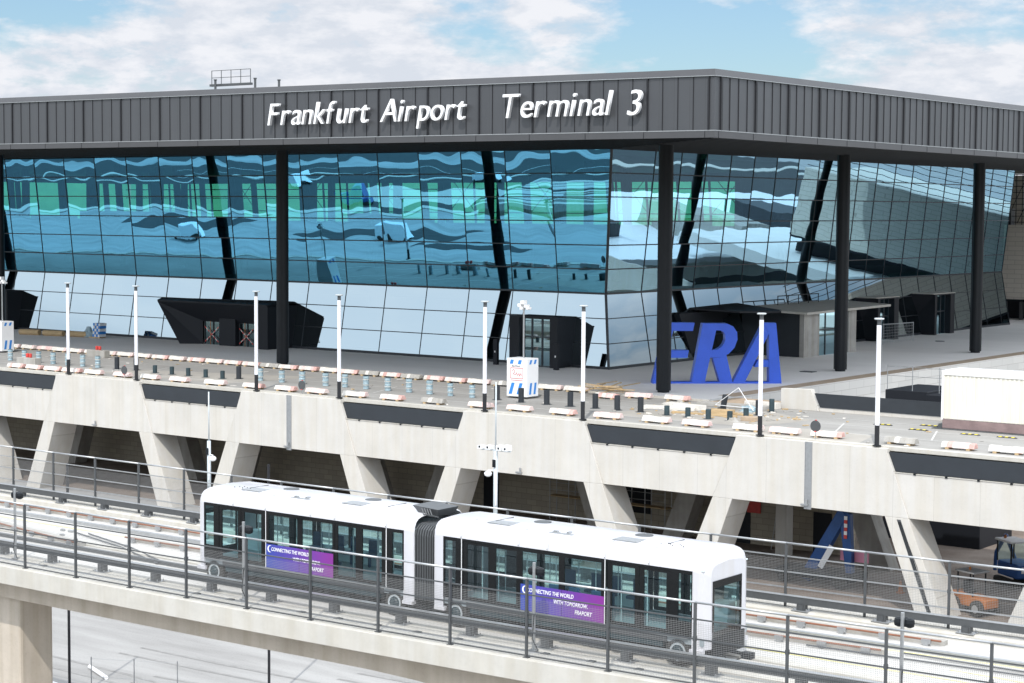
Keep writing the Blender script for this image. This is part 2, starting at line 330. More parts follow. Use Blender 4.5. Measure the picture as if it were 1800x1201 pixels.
for y in (-27, 16): g.face([(-300, y, -13.97), (60, y, -13.97), (60, y+.25, -13.97), (-300, y+.25, -13.97)])
structure('road_marking', g, M['wline'])
g = MB(); g.face([(-62, 171, -8.98), (-43, 171, -8.98), (-43, 330, -8.98), (-62, 330, -8.98)]); g.face([(-1, 100, -8.98), (130, 100, -8.98), (130, 420, -8.98), (-1, 420, -8.98)])
structure('side_road', g, M['dasph'])
for x in (14, 52): g = MB(); g.box(x, x+3, 100, 420, -8.97, -8.8); structure('traffic_island', g, M['kerbc'])
for y, h in ((-20, 1.2), (7.2, 2.4), (-62, 4)):
    g = MB(); g.box(-390, 100, y, y+h, -13.97, -13.8); structure('traffic_island', g, M['kerbc'])
g = MB()
for x, y, w, d in ((-165, -18, 26, 14), (-225, -10, 30, 12), (-130, -6, 18, 9), (-240, -60, 60, 16)): g.face([(x, y, -13.96), (x+w, y+1, -13.96), (x+w*.9, y+d, -13.96), (x-3, y+d-1, -13.96)])
structure('concrete_apron', g, M['kerbc'])
g = MB()
for x, y, w, d in ((-150, 17, 26, 7), (-212, 22, 34, 6), (-182, 30, 20, 4), (-262, 14, 30, 8), (-118, 26, 14, 8)): g.face([(x, y, -13.96), (x+w, y+1, -13.96), (x+w*.85, y+d, -13.96), (x-3, y+d-1, -13.96)])
structure('asphalt_patch', g, M['dasph'])

# ================================================================== FORECOURT DECK (road, plaza)
g = MB(); g.box(-260, 20, 93.2, 107.2, -1.0, 0)
structure('forecourt_road', g, M['road'])
g = MB(); g.box(-260, -65.42, 107.33, 206, -1.4, .10)
structure('plaza_pavement', g, M['plaza'])
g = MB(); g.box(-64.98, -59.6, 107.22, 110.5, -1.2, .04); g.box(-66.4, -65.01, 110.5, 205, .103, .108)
structure('tan_sunlit_margin', g, M['tan_sun'])  # corner ground, plus a plaza edge strip with sunlight put into its tan
# pale unfinished screed patches on the road
g = MB()
g.face([(-113, 95.2, .006), (-98.6, 95.2, .006), (-97.0, 103.6, .006), (-112.2, 98.9, .006)])
g.face([(-66.5, 96.4, .006), (-55.5, 96.3, .006), (-54.5, 101.8, .006), (-59.5, 104.8, .006), (-65.8, 99.4, .006)])
g.face([(-57, 93, .006), (-47, 93.1, .006), (-48, 97.2, .006), (-55, 97.6, .006)])
structure('screed_patch', g, M['bare'])
g = MB()
for (x0, x1, y) in ((-140, -113, 99.8), (-140, -113, 103.2), (-96, -60, 100.6), (-97, -63, 103.9), (-54, -36, 103.6), (-54, -36, 100.7), (-140, -60, 96.2), (-52, -30, 97.0)):
    g.face([(x0, y, .010), (x1, y, .010), (x1, y+.12, .010), (x0, y+.12, .010)])
for x in (-44.5, -50.5, -110, -86, -128): g.face([(x, 97, .013), (x+.12, 97, .013), (x-1.6, 101.5, .013), (x-1.72, 101.5, .013)])
structure('lane_marking', g, M['wline'])
# edge kerb of the road above the wall
g = MB(); g.box(-240, 15, 92.62, 93.19, -.16, .05); structure('edge_kerb', g, M['kerbc'])
g = MB(); g.box(-240, -65.1, 107.0, 107.32, -.9, .13); structure('plaza_kerb', g, M['kerbc'])

# ================================================================== CONCRETE FRAMES UNDER THE ROAD
PER = 19.92
def frame(k, name='concrete_trestle', y0=92.3, dep=2.3, dx=0, label='', mt=None, drain=False, z_top=-.02, groove=False):
    X = PER*k+dx; e = empty(name, (X-109.4, y0, -9), label, 'concrete frame', 'concrete frames carrying the forecourt road')
    ox = -(X-109.4); m = mt or M['conc']
    def pp(pts): return [(X+x+ox, 0, z+9) for x, z in pts]
    a = MB(); P = [(-115.50, -3.70), (-103.28, -3.70), (-104.18, -1.27), (-104.60, -.28), (-104.62, z_top), (-114.0, z_top), (-114.05, -.28), (-114.44, -1.27)]
    a.prism(pp(P)[::-1] if False else pp(P), (0, dep, 0)); a.build('head_wall', m, e, bevel=.02)
    for P in ([(-118.1, -10.0), (-116.45, -10.0), (-114.2, -3.703), (-115.50, -3.703)], [(-102.6, -9.3), (-101.0, -9.3), (-103.28, -3.703), (-104.66, -3.703)]):
        l = MB(); l.prism(pp(P), (0, dep, 0)); l.build('leg', m, e, bevel=.025)
    if drain:
        d = MB(); d.box(X-109.55+ox, X-109.13+ox, -.012, .0, 5.2, 8.97); d.box(X-109.56+ox, X-109.53+ox, -.03, 0, 5.2, 8.97); d.box(X-109.14+ox, X-109.11+ox, -.03, 0, 5.2, 8.97)
        d.build('drain_channel', M['galv'], e)
    lm = MB(); lm.box(X-109.5+ox-.22, X-109.5+ox+.22, -.16, 0, 5.42, 5.5); lm.tube((X-109.5+ox+.12, -.1, 5.5), (X-109.5+ox+.12, -.1, 5.75), .06); lm.build('wall_lamp', M['galv'], e)
    if groove:
        d = MB()
        d.prism([(X-103.95+ox, -.004, 5.2), (X-103.72+ox, -.004, 5.2), (X-101.7+ox, -.004, 0), (X-101.95+ox, -.004, 0)], (0, .01, 0)); d.build('cable_slot', M['galvd'], e)
        q = MB()
        for t in range(3): q.path([(X-103.87+ox+t*.06, -.03, 5.1), (X-102.8+ox+t*.06, -.03, 2.5+t*.1), (X-101.85+ox+t*.05, -.03, 0)], .012, 5)
        q.build('cable_bundle', M['black'], e)
    return e
fl = {0: 'concrete frame of the road wall at the far left of the photo', 1: 'second concrete frame from the left, behind the rear end of the train',
      2: 'concrete frame behind the camera mast above the train bellows', 3: 'concrete frame at right with a long cable slot in its leg',
      4: 'concrete frame leg cut by the right edge of the photo', -1: 'concrete frame beyond the left edge with only its right leg showing'}
for k in range(-3, 7):
    frame(k, label=fl.get(k, 'concrete frame outside the photo edge'), drain=k in (1, 3), groove=k == 3)
# spandrel beams with dark panels between the frames
bl = {0: 'pale concrete beam with slate panel, leftmost in the photo', 1: 'concrete beam with slate panel above the rear car of the train', 2: 'concrete beam with slate panel left of the camera mast',
      3: 'longest visible concrete beam with slate panel, under the lamp before the blue letters', 4: 'concrete beam with slate panel at the right edge of the photo'}
for k in range(-3, 7):
    X = PER*k; e = empty('spandrel_beam', (X-119.2, 92.42, -3.7), bl.get(k, 'concrete beam with slate panel outside the photo'), 'beam', 'beams between the concrete frames')
    # spans between right edge of frame k-1 and left edge of frame k
    xl = lambda z: -104.60-PER-(z+.28)*.385; xr = lambda z: -114.05+(z+.28)*.44
    P = [(xl(-3.7)+.005, 0), (xr(-3.7)-.005, 0), (xr(-1.3)-.005, 2.4), (xl(-1.3)+.005, 2.4)]
    a = MB(); a.prism([(x+119.2, 0, z) for x, z in P], (0, .7, 0)); a.build('beam_face', M['conc'], e, bevel=.015)
    s = MB(); s.box(xl(-1.3)+119.2+.02, xr(-1.3)+119.2-.02, -.04, .26, 2.403, 2.43); s.build('sill', M['kerbc'], e)
    b = MB(); P = [(xl(-1.24)+.03, 2.46), (xr(-1.24)-.03, 2.46), (xr(-.22)-.03, 3.48), (xl(-.22)+.03, 3.48)]
    b.prism([(x+119.2, .10, z) for x, z in P], (0, .05, 0)); b.build('slate_panel', M['panel'], e)
    c = MB()
    for i in range(5):
        x = xl(-1.3)+1.2+i*((xr(-1.3)-xl(-1.3)-2.4)/4); c.box(x+119.2-.07, x+119.2+.07, -.045, .1, 2.36, 2.45)
    c.build('bracket', M['black'], e)
# second row of frames further in, under the back edge of the road
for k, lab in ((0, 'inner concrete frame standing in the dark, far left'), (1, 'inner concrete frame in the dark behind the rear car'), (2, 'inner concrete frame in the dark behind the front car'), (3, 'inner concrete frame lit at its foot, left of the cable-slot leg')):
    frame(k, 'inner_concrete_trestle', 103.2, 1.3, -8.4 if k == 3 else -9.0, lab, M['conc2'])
# back wall under the road, and its doors
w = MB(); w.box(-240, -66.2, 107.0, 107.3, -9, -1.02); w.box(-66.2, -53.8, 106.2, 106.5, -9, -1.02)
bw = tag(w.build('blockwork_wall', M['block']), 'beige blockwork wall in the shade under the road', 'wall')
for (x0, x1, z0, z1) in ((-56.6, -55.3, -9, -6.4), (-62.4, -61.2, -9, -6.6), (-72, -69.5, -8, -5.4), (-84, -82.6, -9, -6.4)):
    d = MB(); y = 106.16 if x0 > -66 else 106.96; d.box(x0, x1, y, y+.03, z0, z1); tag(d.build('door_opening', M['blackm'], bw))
# lit concrete pillar and void walls
w = MB(); w.box(-57.9, -57.1, 103.6, 104.4, -9, -1.02); tag(w.build('concrete_pillar', M['conc']), 'square concrete pillar under the road beside the blue crane boom', 'pillar')
w = MB(); w.box(-65.4, -65, 107.5, 200, -9, .097); tag(w.build('tiled_retaining_wall', M['tile']), 'white tiled retaining wall below the plaza edge at right', 'wall')
w = MB(); w.box(-65, 30, 124, 124.6, -9, -6.6); tag(w.build('yard_kerb_wall', M['conc2']), 'low concrete wall closing the brown yard beneath the road', 'wall')
w = MB(); w.box(-65, 30, 170, 170.5, -9, .6); w.face([(-65, 124.7, -6.6), (30, 124.7, -6.6), (30, 169.9, -6.6), (-65, 169.9, -6.6)]); tag(w.build('far_yard_wall', M['conc']), 'pale wall closing the sunken yard behind the white container', 'wall')

# parapet with dark panel at the back of the road, right
e = empty('parapet_wall', (-59.4, 106.7, 0), 'pale concrete parapet with long dark panel beside the white container', 'parapet')
a = MB(); a.prism([(0, 0, 0), (2.75, 0, 0), (2.15, 0, 1.36), (0, 0, 1.30)], (0, .5, 0)); a.build('end_block', M['conc'], e, bevel=.02)
a = MB(); a.box(2.76, 40, .1, .5, 0, .22); a.build('plinth', M['conc'], e)
a = MB(); a.prism([(2.82, .06, .24), (36, .06, .24), (36, .06, 1.13), (2.4, .06, 1.13)], (0, .06, 0)); a.build('dark_panel', M['panel'], e)

# ================================================================== TERMINAL BUILDING
T = empty('terminal_building', (-84.4, 123.7, 0), 'glass airport terminal with dark sheet metal fascia on tall black columns', 'airport terminal')
OX, OY = 84.4, -123.7
def tb(mb, name, m, parent=T, **k):
    mb.v = [(x+OX, y+OY, z) for x, y, z in mb.v]; return mb.build(name, m, parent, **k)
ZR = [.28, 2.10, 4.08, 6.05, 8.0, 9.92, 11.84, 13.76, 15.66, 17.5]
def dof(z): return -.95+(z-.28)/5.77*1.05 if z < 6.05 else .1-(z-6.05)/11.45*1.3
Lx = [-84.8]+[-89.6-4.63*i for i in range(32)]
Ry = [123.7]+[128.9+4.0*i for i in range(19)]+[203.0]
def pL(x, z, off=0):
    d = dof(z); return ((x-d if x > -85 else x), 123.7+d-off, z)
def pR(y, z, off=0):
    d = dof(z); return (-84.8-d+off, (y+d if y < 124 else y), z)
panes = []
for r in range(9):
    for i in range(len(Lx)-1): panes.append(('L', i, r, [pL(Lx[i+1], ZR[r]), pL(Lx[i], ZR[r]), pL(Lx[i], ZR[r+1]), pL(Lx[i+1], ZR[r+1])]))
    for i in range(len(Ry)-1): panes.append(('R', i, r, [pR(Ry[i], ZR[r]), pR(Ry[i+1], ZR[r]), pR(Ry[i+1], ZR[r+1]), pR(Ry[i], ZR[r+1])]))
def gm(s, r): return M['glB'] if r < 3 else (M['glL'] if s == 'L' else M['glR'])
def build_panes(lst, name, kind=None):
    byr = {}
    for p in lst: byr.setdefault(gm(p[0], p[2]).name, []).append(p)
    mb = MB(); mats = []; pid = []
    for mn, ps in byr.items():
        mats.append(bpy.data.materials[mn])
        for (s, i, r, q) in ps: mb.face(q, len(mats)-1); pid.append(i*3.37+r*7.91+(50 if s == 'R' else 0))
    o = tb(mb, name, mats); at = o.data.attributes.new('pane', 'FLOAT', 'FACE')
    for k, v in enumerate(pid): at.data[k].value = v
    if kind: o['kind'] = kind
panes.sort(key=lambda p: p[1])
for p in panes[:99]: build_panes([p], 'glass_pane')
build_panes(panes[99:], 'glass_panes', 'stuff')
# mullions & transoms
mb = MB()
for x in Lx:
    for a, b in ((0, 3), (3, 9)):
        w = .035 if x > -85 else (.013 if a == 0 else .02)
        p, q = pL(x, ZR[a]), pL(x, ZR[b])
        mb.hexa([(p[0]-w, p[1]-.05, p[2]), (p[0]+w, p[1]-.05, p[2]), (p[0]+w, p[1]+.12, p[2]), (p[0]-w, p[1]+.12, p[2]), (q[0]-w, q[1]-.05, q[2]), (q[0]+w, q[1]-.05, q[2]), (q[0]+w, q[1]+.12, q[2]), (q[0]-w, q[1]+.12, q[2])])
for y in Ry:
    for a, b in ((0, 3), (3, 9)):
        w = .035 if y < 124 else (.013 if a == 0 else .02)
        p, q = pR(y, ZR[a]), pR(y, ZR[b])
        mb.hexa([(p[0]-.12, p[1]-w, p[2]), (p[0]+.05, p[1]-w, p[2]), (p[0]+.05, p[1]+w, p[2]), (p[0]-.12, p[1]+w, p[2]), (q[0]-.12, q[1]-w, q[2]), (q[0]+.05, q[1]-w, q[2]), (q[0]+.05, q[1]+w, q[2]), (q[0]-.12, q[1]+w, q[2])])
tb(mb, 'mullion', M['mull'])
mb = MB()
for z in ZR[:-1]:
    h = .03 if z < 6 else (.07 if z == 6.05 else .04)
    a, b = pL(Lx[-1], z), pL(Lx[0], z); mb.box(a[0], b[0]+.06, a[1]-.065, a[1]+.1, z-h, z+h)
    a, b = pR(Ry[0], z), pR(Ry[-1], z); mb.box(a[0]-.1, a[0]+.065, a[1]+.15, b[1], z-h, z+h)
tb(mb, 'transom', M['mull'])
p = [pL(-84.8, .2), pL(-84.8, 6.05), pL(-84.8, 17.5)]
mb = MB(); mb.path(p, .10, 6); tb(mb, 'corner_post', M['mull'])
mb = MB(); mb.box(-240, -83.75, 122.65, 123.0, .1, .30); mb.box(-84.1, -83.76, 123.01, 203.0, .1, .30); tb(mb, 'base_rail', M['mull'])
# end wall of glass at the far end
mb = MB(); mb.face([(-84.6, 203.05, .1), (-120, 203.05, .1), (-120, 203.05, 17.5), (-84.5, 203.05, 17.5), pR(203.0, 6.05)])
tb(mb, 'end_wall', M['blackm'])
# interior
mb = MB(); mb.box(-232, -86.6, 127, 203, 5.9, 6.4); tb(mb, 'floor_slab', M['inn'])
mb = MB(); mb.box(-232, -101, 133, 203, 9.6, 10.3); mb.box(-100.9, -90, 150, 203, 9.6, 10.3); tb(mb, 'gallery_slab', M['inn'])
mb = MB(); mb.box(-232, -86.2, 126.2, 202.9, .14, .2); tb(mb, 'interior_floor', M['inn'])
mb = MB(); mb.box(-232, -83.4, 122.7, 204, 17.52, 17.9); tb(mb, 'interior_ceiling', M['inn'])
mb = MB()
for i in range(15):
    for y in (138, 168):
        x = -93-i*9.3; mb.tube((x, y, .2), (x-1.6, y, 17.5), .38, 10)
for i in range(12): mb.tube((-94-i*12.4, 152, 10.3), (-94-i*12.4, 152, 17.5), .5, 8)
tb(mb, 'interior_column', M['inn'])
mb = MB()
for i in range(26):
    x = -92-i*5.2; z = random.choice((11.2, 11.6, 12.2)); mb.box(x-random.uniform(1, 2.4), x+random.uniform(.5, 1.6), 160, 166, 10.3, z)
for i in range(14): mb.box(-96-i*9.5, -95.2-i*9.5, 185, 185.6, 10.3, 17.5)
tb(mb, 'interior_kiosk', M['inn'])
mb = MB()
for i in range(30): 
    x = -90-i*4.7; mb.tube((x, 202.4, 10.3), (x-.5, 202.4, 17.4), .16, 6)
for z in (12.3, 14.2, 15.5): mb.box(-232, -86, 202.3, 202.5, z-.06, z+.06)
for i in range(0, 30, 3): x = -90-i*4.7; mb.tube((x, 202.2, 12.4), (x-4.5, 202.2, 17.2), .05, 5); mb.tube((x-4.5, 202.2, 12.4), (x, 202.2, 17.2), .05, 5)
tb(mb, 'rear_frame', M['inn'])
mb = MB(); mb.box(-232, -86, 203.2, 203.6, .1, 10.6); mb.box(-232, -86, 203.2, 203.6, 16.4, 17.5)
mb.box(-232.4, -232, 126, 203.6, .1, 10.6); mb.box(-232.4, -232, 126, 203.6, 16.4, 17.5); tb(mb, 'rear_wall', M['inn'])
mb = MB(); mb.face([(-232, 203.3, 10.6), (-86, 203.3, 10.6), (-86, 203.3, 16.4), (-232, 203.3, 16.4)]); mb.face([(-232.2, 126, 10.6), (-232.2, 203, 10.6), (-232.2, 203, 16.4), (-232.2, 126, 16.4)])
tb(mb, 'rear_glazing', M['teal'])
# roof: fascia ring
FX, FY = -57.9, 95.5
def zt(x, y): return 21.07+(.0048*(FX-x) if y < FY+1 else .0008*(y-FY))
def zb(x, y): return 17.02+(.0038*(FX-x) if y < FY+1 else -.0012*(y-FY))
LXE, RYE = -262, 207
def ring(mb, o0, za, o1, zc, mi=0):          # strip along both sides; offsets outward
    def P(x, y, o, z): return (x, FY-o, z) if y == 'L' else (FX+o, x, z)
    A = [(LXE, FY), (FX, FY), (FX, RYE)]
    def q(i, o, z): x, y = A[i]; return (x+(o if i > 0 else 0), y-(o if i < 2 else 0), z(x, y))
    for i in (0, 1):
        mb.face([q(i, o0, za), q(i+1, o0, za), q(i+1, o1, zc), q(i, o1, zc)], mi)
mb = MB()
ring(mb, 0, lambda x, y: zb(x, y)+.42, 0, lambda x, y: zt(x, y)-.40); tb(mb, 'fascia', M['fascia'])
mb = MB()
ring(mb, .10, lambda x, y: zt(x, y)-.42, -.02, lambda x, y: zt(x, y)-.02); ring(mb, .0, lambda x, y: zt(x, y)-.42, .10, lambda x, y: zt(x, y)-.42)
ring(mb, -.02, lambda x, y: zt(x, y)-.02, -.7, lambda x, y: zt(x, y))
ring(mb, .06, lambda x, y: zb(x, y), .06, lambda x, y: zb(x, y)+.40); ring(mb, .06, lambda x, y: zb(x, y)+.40, -.02, lambda x, y: zb(x, y)+.44)
ring(mb, -.6, lambda x, y: zb(x, y)+.03, .06, lambda x, y: zb(x, y)); tb(mb, 'fascia_trim', M['fasciac'])
mb = MB(); ring(mb, .12, lambda x, y: zt(x, y)-.45, .12, lambda x, y: zt(x, y)-.41); ring(mb, .08, lambda x, y: zb(x, y)+.40, .08, lambda x, y: zb(x, y)+.45); tb(mb, 'bright_edge', M['galv'])
mb = MB()
def seam(x, y, side, w, d):
    z0, z1 = zb(x, y)+.45, zt(x, y)-.45
    if side == 'L': mb.box(x-w, x+w, FY-d, FY-.001, z0, z1)
    else: mb.box(FX+.001, FX+d, y-w, y+w, z0, z1)
for i in range(46):
    x = -58.28-4.31*i
    seam(x, FY, 'L', .05, .10)
    for k in (1, 2, 3): seam(x-k*1.08, FY, 'L', .015, .045)
    mb.box(x-.25, x-.21, FY-.075, FY, zb(x, FY), zb(x, FY)+.4)
for i in range(32):
    y = 96.2+4.08*i
    seam(FX, y, 'R', .09, .10)
    for k in (1, 2, 3): seam(FX, y+k*1.02, 'R', .018, .045)
    mb.box(FX, FX+.075, y-.32, y-.28, zb(FX, y), zb(FX, y)+.4)
tb(mb, 'standing_seam', M['seam'])
mb = MB(); mb.face([(LXE, FY+.5, 21.3), (FX-.5, FY+.5, 21.05), (FX-.5, RYE, 21.1), (LXE, RYE, 21.3)][::1]); tb(mb, 'roof', M['fasciac'])
mb = MB(); mb.solid([(LXE, FY+.05, 17.72), (FX-.05, FY+.05, 17.08), (FX-.05, RYE, 16.95), (-80, RYE, 17.5), (-80, 120, 17.5), (LXE, 120, 17.8)], [(0, 5, 4, 1), (1, 4, 3, 2)])
mb.face([(LXE, 120, 17.8), (LXE, 226, 17.8), (-80, 226, 17.5), (-80, 120, 17.5)]); tb(mb, 'soffit', M['soffit'])
mb = MB()
for k in range(16):
    o = .6+k*1.5; t = k/17
    z = lambda s, u: s+(17.5-s)*u-.07
    mb.hexa([(LXE, FY+o, 17.72+t*.08-.09), (FX-o, FY+o, 17.08+t*.42-.09), (FX-o, FY+o+.12, 17.08+t*.42-.09), (LXE, FY+o+.12, 17.72+t*.08-.09)] + [(LXE, FY+o, 17.8), (FX-o, FY+o, 17.6), (FX-o, FY+o+.12, 17.6), (LXE, FY+o+.12, 17.8)])
    mb.hexa([(FX-o-.12, FY+o, 17.08+t*.42-.09), (FX-o, FY+o, 17.08+t*.42-.09), (FX-o, RYE, 16.95+t*.5-.09), (FX-o-.12, RYE, 16.95+t*.5-.09)] + [(FX-o-.12, FY+o, 17.6), (FX-o, FY+o, 17.6), (FX-o, RYE, 17.5), (FX-o-.12, RYE, 17.5)])
tb(mb, 'soffit_slat', M['black'])
# columns
cl = {(-106.6, 109.3): 0, (-70.45, 109.9): 0, (-69.25, 133.9): 0, (-69.2, 159.9): 0, (-142.9, 109.3): 0, (-69.2, 186): 0, (-179, 109.3): 0}
for (x, y) in cl:
    mb = MB(); n = 40; P = []
    for k in range(n):
        a = 2*math.pi*k/n; r = .53*(1-.10*abs(math.sin(2*a))**6); P.append((x+r*math.cos(a), y+r*math.sin(a), .25))
    mb.prism(P, (0, 0, 17.2)); mb.lathe((x, y, .1), [(.42, 0), (.42, .2)], 20)
    tb(mb, 'column', M['black'])
# entrance porches (black folded sheet)
def porch_big():
    A, B, C, D = (-132.9, 119.6, 3.95), (-129.9, 119.6, .1), (-118.6, 119.6, 3.95), (-118.4, 119.6, .1)
    mb = MB()
    mb.hexa([A, C, (-119.0, 124.2, 4.15), (-137.4, 124.4, 3.9), (A[0], A[1], 4.1), (C[0], C[1], 4.1), (-119.0, 124.2, 4.3), (-137.4, 124.4, 4.05)])   # roof
    mb.solid([A, B, (-128.15, 120.9, .1), (-128.15, 120.9, 2.25), (-136.5, 124.3, 3.9), (-134.6, 124.0, .1)], [(0, 1, 2, 3), (0, 4, 5, 1)])
    mb.solid([A, (-128.15, 120.9, 2.25), (-121.2, 120.9, 2.25), (-119.9, 119.6, 3.95)], [(0, 1, 2, 3)])              # sloping inner header
    mb.box(-119.9, -118.5, 119.6, 124.5, .1, 3.95)
    mb.box(-125.7, -123.6, 120.6, 124, .1, 2.6)
    mb.box(-121.35, -119.9, 120.9, 124, .1, 3.9)
    tb(mb, 'entrance_porch', M['blackm'])
    for x0, x1 in ((-128.1, -125.75), (-123.55, -121.4)):
        f = MB(); f.box(x0, x0+.1, 121.0, 121.15, .1, 2.6); f.box(x1-.1, x1, 121.0, 121.15, .1, 2.6); f.box((x0+x1)/2-.04, (x0+x1)/2+.04, 121.0, 121.15, .1, 2.6); f.box(x0, x1, 121.0, 121.15, 2.2, 2.35)
        do = tb(f, 'door', M['mull']); q = MB(); q.face([(x0, 121.08, .1), (x1, 121.08, .1), (x1, 121.08, 2.6), (x0, 121.08, 2.6)]); q.v = [(x+OX, y+OY, z) for x, y, z in q.v]; q.build('door_glass', M['dglass'], do)
M['dglass'] = thin_glass('door_glass', (.12, .25, .28), .25, (.6, .85, .9))
porch_big()
def tape(x0, x1, y, z0, z1, lab):
    e = empty('barrier_tape_cross', ((x0+x1)/2, y, .1), lab, 'barrier tape', 'taped off doors of the black porch'); cx = (x0+x1)/2
    for sg in (1, -1):
        n = 9; mb = MB()
        for k in range(n):
            a, b = k/n, (k+1)/n; xa = x0+(x1-x0)*a; xb = x0+(x1-x0)*b; za = z0+(z1-z0)*(a if sg > 0 else 1-a); zc = z0+(z1-z0)*(b if sg > 0 else 1-b)
            mb.prism([(xa-cx, sg*.01, za-.05-.1), (xb-cx, sg*.01, zc-.05-.1), (xb-cx, sg*.01, zc+.05-.1), (xa-cx, sg*.01, za+.05-.1)], (0, .01, 0), k % 2)
        mb.build('tape_strip', [M['red'], M['wht']], e)
    mb = MB(); mb.box(-.03-.15, .03-.15, -.02, .0, 0, 2.2); mb.build('orange_rod', M['orange'], e)
tape(-127.9, -126.1, 120.9, .35, 1.75, 'red and white tape cross on the left door of the black porch')
tape(-123.4, -121.6, 120.9, .35, 1.75, 'red and white tape cross on the right door of the black porch')
def portal_L(x0, x1, y, z, jl, jr, d, inset):
    mb = MB(); mb.box(x0, x0+jl, y, 125.4, .1, z); mb.box(x1-jr, x1, y, 125.4, .1, z); mb.box(x0+jl, x1-jr, y, 125.4, z-.12, z); mb.box(x0-.02, x1+.02, y-.02, y+.05, z+.002, z+.06)
    tb(mb, 'entrance_portal', M['blackm'])
    f = MB(); a, b = x0+jl, x1-jr; n = 3
    for k in range(n+1): x = a+(b-a)*k/n; f.box(max(a, x-.06), min(b, x+.06), y+inset, y+inset+.12, .1, z-.12)
    for zz in (.12, 2.45, z-.2): f.box(a, b, y+inset-.01, y+inset+.13, zz, zz+.1)
    do = tb(f, 'door', M['mull']); q = MB(); q.face([(a, y+inset+.07, .1), (b, y+inset+.07, .1), (b, y+inset+.07, z-.12), (a, y+inset+.07, z-.12)]); q.v = [(x+OX, yy+OY, zz) for x, yy, zz in q.v]; q.build('door_glass', M['dglassm'], do)
M['dglassm'] = thin_glass('mirror_door_glass', (.1, .2, .22), .62, (.5, .75, .85))
portal_L(-92.3, -87.5, 120.8, 4.15, 1.0, .75, 0, .35)
portal_L(-169, -157.5, 121.4, 4.05, 1.4, 4.0, 0, .6)
def portal_R(y0, y1, x, z, jl, jr):
    mb = MB(); mb.hexa([(-86, y0, .1), (x, y0, .1), (x, y0+jl, .1), (-86, y0+jl, .1), (-86, y0-1.6, z), (x, y0, z), (x, y0+jl, z), (-86, y0+jl, z)])
    mb.box(-86, x, y1-jr, y1, .1, z); mb.box(-86, x, y0+jl, y1-jr, z-.12, z); mb.box(-84.6, x+.05, y0-.5, y1+.05, z+.003, z+.09, 1)
    tb(mb, 'entrance_portal', [M['blackm'], M['kerbc']])
    f = MB(); a, b = y0+jl, y1-jr
    for k in range(4): yy = a+(b-a)*k/3; f.box(x-.7, x-.6, max(a, yy-.05), min(b, yy+.05), .1, z-.12)
    f.box(x-.71, x-.59, a, b, 2.4, 2.5)
    do = tb(f, 'door', M['mull']); q = MB(); q.face([(x-.65, a, .1), (x-.65, b, .1), (x-.65, b, z-.12), (x-.65, a, z-.12)]); q.v = [(xx+OX, yy+OY, zz) for xx, yy, zz in q.v]; q.build('door_glass', M['dglassm'], do)
portal_R(167.2, 171.8, -82.5, 4.3, .5, 1.0)
portal_R(179.8, 184.6, -82.3, 4.3, .5, 1.0)
# black folded porch on the right side, next to the lobby
mb = MB()
mb.hexa([(-80.9, 138.0, 4.1), (-79.6, 143.9, 3.9), (-85.4, 143.9, 4.3), (-85.4, 135.5, 4.4), (-80.9, 138.0, 4.25), (-79.6, 143.9, 4.1), (-85.4, 143.9, 4.7), (-85.4, 135.5, 4.55)])
mb.hexa([(-84.6, 135.5, .1), (-83.9, 135.5, .1), (-84.6, 144, .1), (-85.2, 144, .1), (-84.6, 133.2, 4.2), (-83.9, 133.2, 4.1), (-84.6, 144, 4.1), (-85.2, 144, 4.1)])
tb(mb, 'side_porch', M['blackm'])
# small lobby pavilion
L_ = empty('lobby_pavilion', (-78, 144.2, .1), 'low lobby pavilion with flat roof and concrete pillars behind the letter A', 'pavilion')
def lb(mb, name, m, **k): mb.v = [(x+78, y-144.2, z-.1) for x, y, z in mb.v]; return mb.build(name, m, L_, **k)
mb = MB(); mb.hexa([(-84.3, 142.6, 4.15), (-77.4, 143.4, 3.85), (-77.4, 159.5, 4.0), (-84.3, 161.5, 4.2), (-84.3, 142.6, 4.3), (-77.4, 143.4, 4.05), (-77.4, 159.5, 4.2), (-84.3, 161.5, 4.35)]); lb(mb, 'flat_roof', M['kerbc'])
mb = MB(); mb.box(-84.3, -78.5, 144.25, 144.5, .1, 3.9); mb.box(-81.2, -81.15, 144.2, 144.26, .1, 2.6); lb(mb, 'dark_wall', M['panel'])
mb = MB(); mb.box(-78.5, -78.05, 144.1, 146.9, .1, 3.88); lb(mb, 'concrete_pier', M['conc2'], bevel=.02)
mb = MB(); mb.box(-78.5, -78.05, 152.4, 153.9, .1, 3.95); lb(mb, 'concrete_pier', M['conc2'], bevel=.02)
mb = MB(); mb.face([(-78.3, 147, .1), (-78.3, 152.4, .1), (-78.3, 152.4, 3.9), (-78.3, 147, 3.9)]); lb(mb, 'glass_wall', M['dglassm'])
mb = MB()
for y in (147.03, 148.4, 150.4, 152.3): mb.box(-78.36, -78.24, y-.05, y+.05, .1, 3.88)
mb.box(-78.37, -78.23, 147, 152.4, 2.3, 2.42); lb(mb, 'glazing_bar', M['mull'])
mb = MB()
for i in range(5): mb.box(-82.9, -82.84, 148+i*1.9, 148.06+i*1.9, 4.33, 5.1)
mb.box(-82.91, -82.83, 148, 155.66, 5.1, 5.18); mb.box(-82.9, -82.84, 148, 155.66, 4.5, 4.55); lb(mb, 'roof_rail', M['black'])
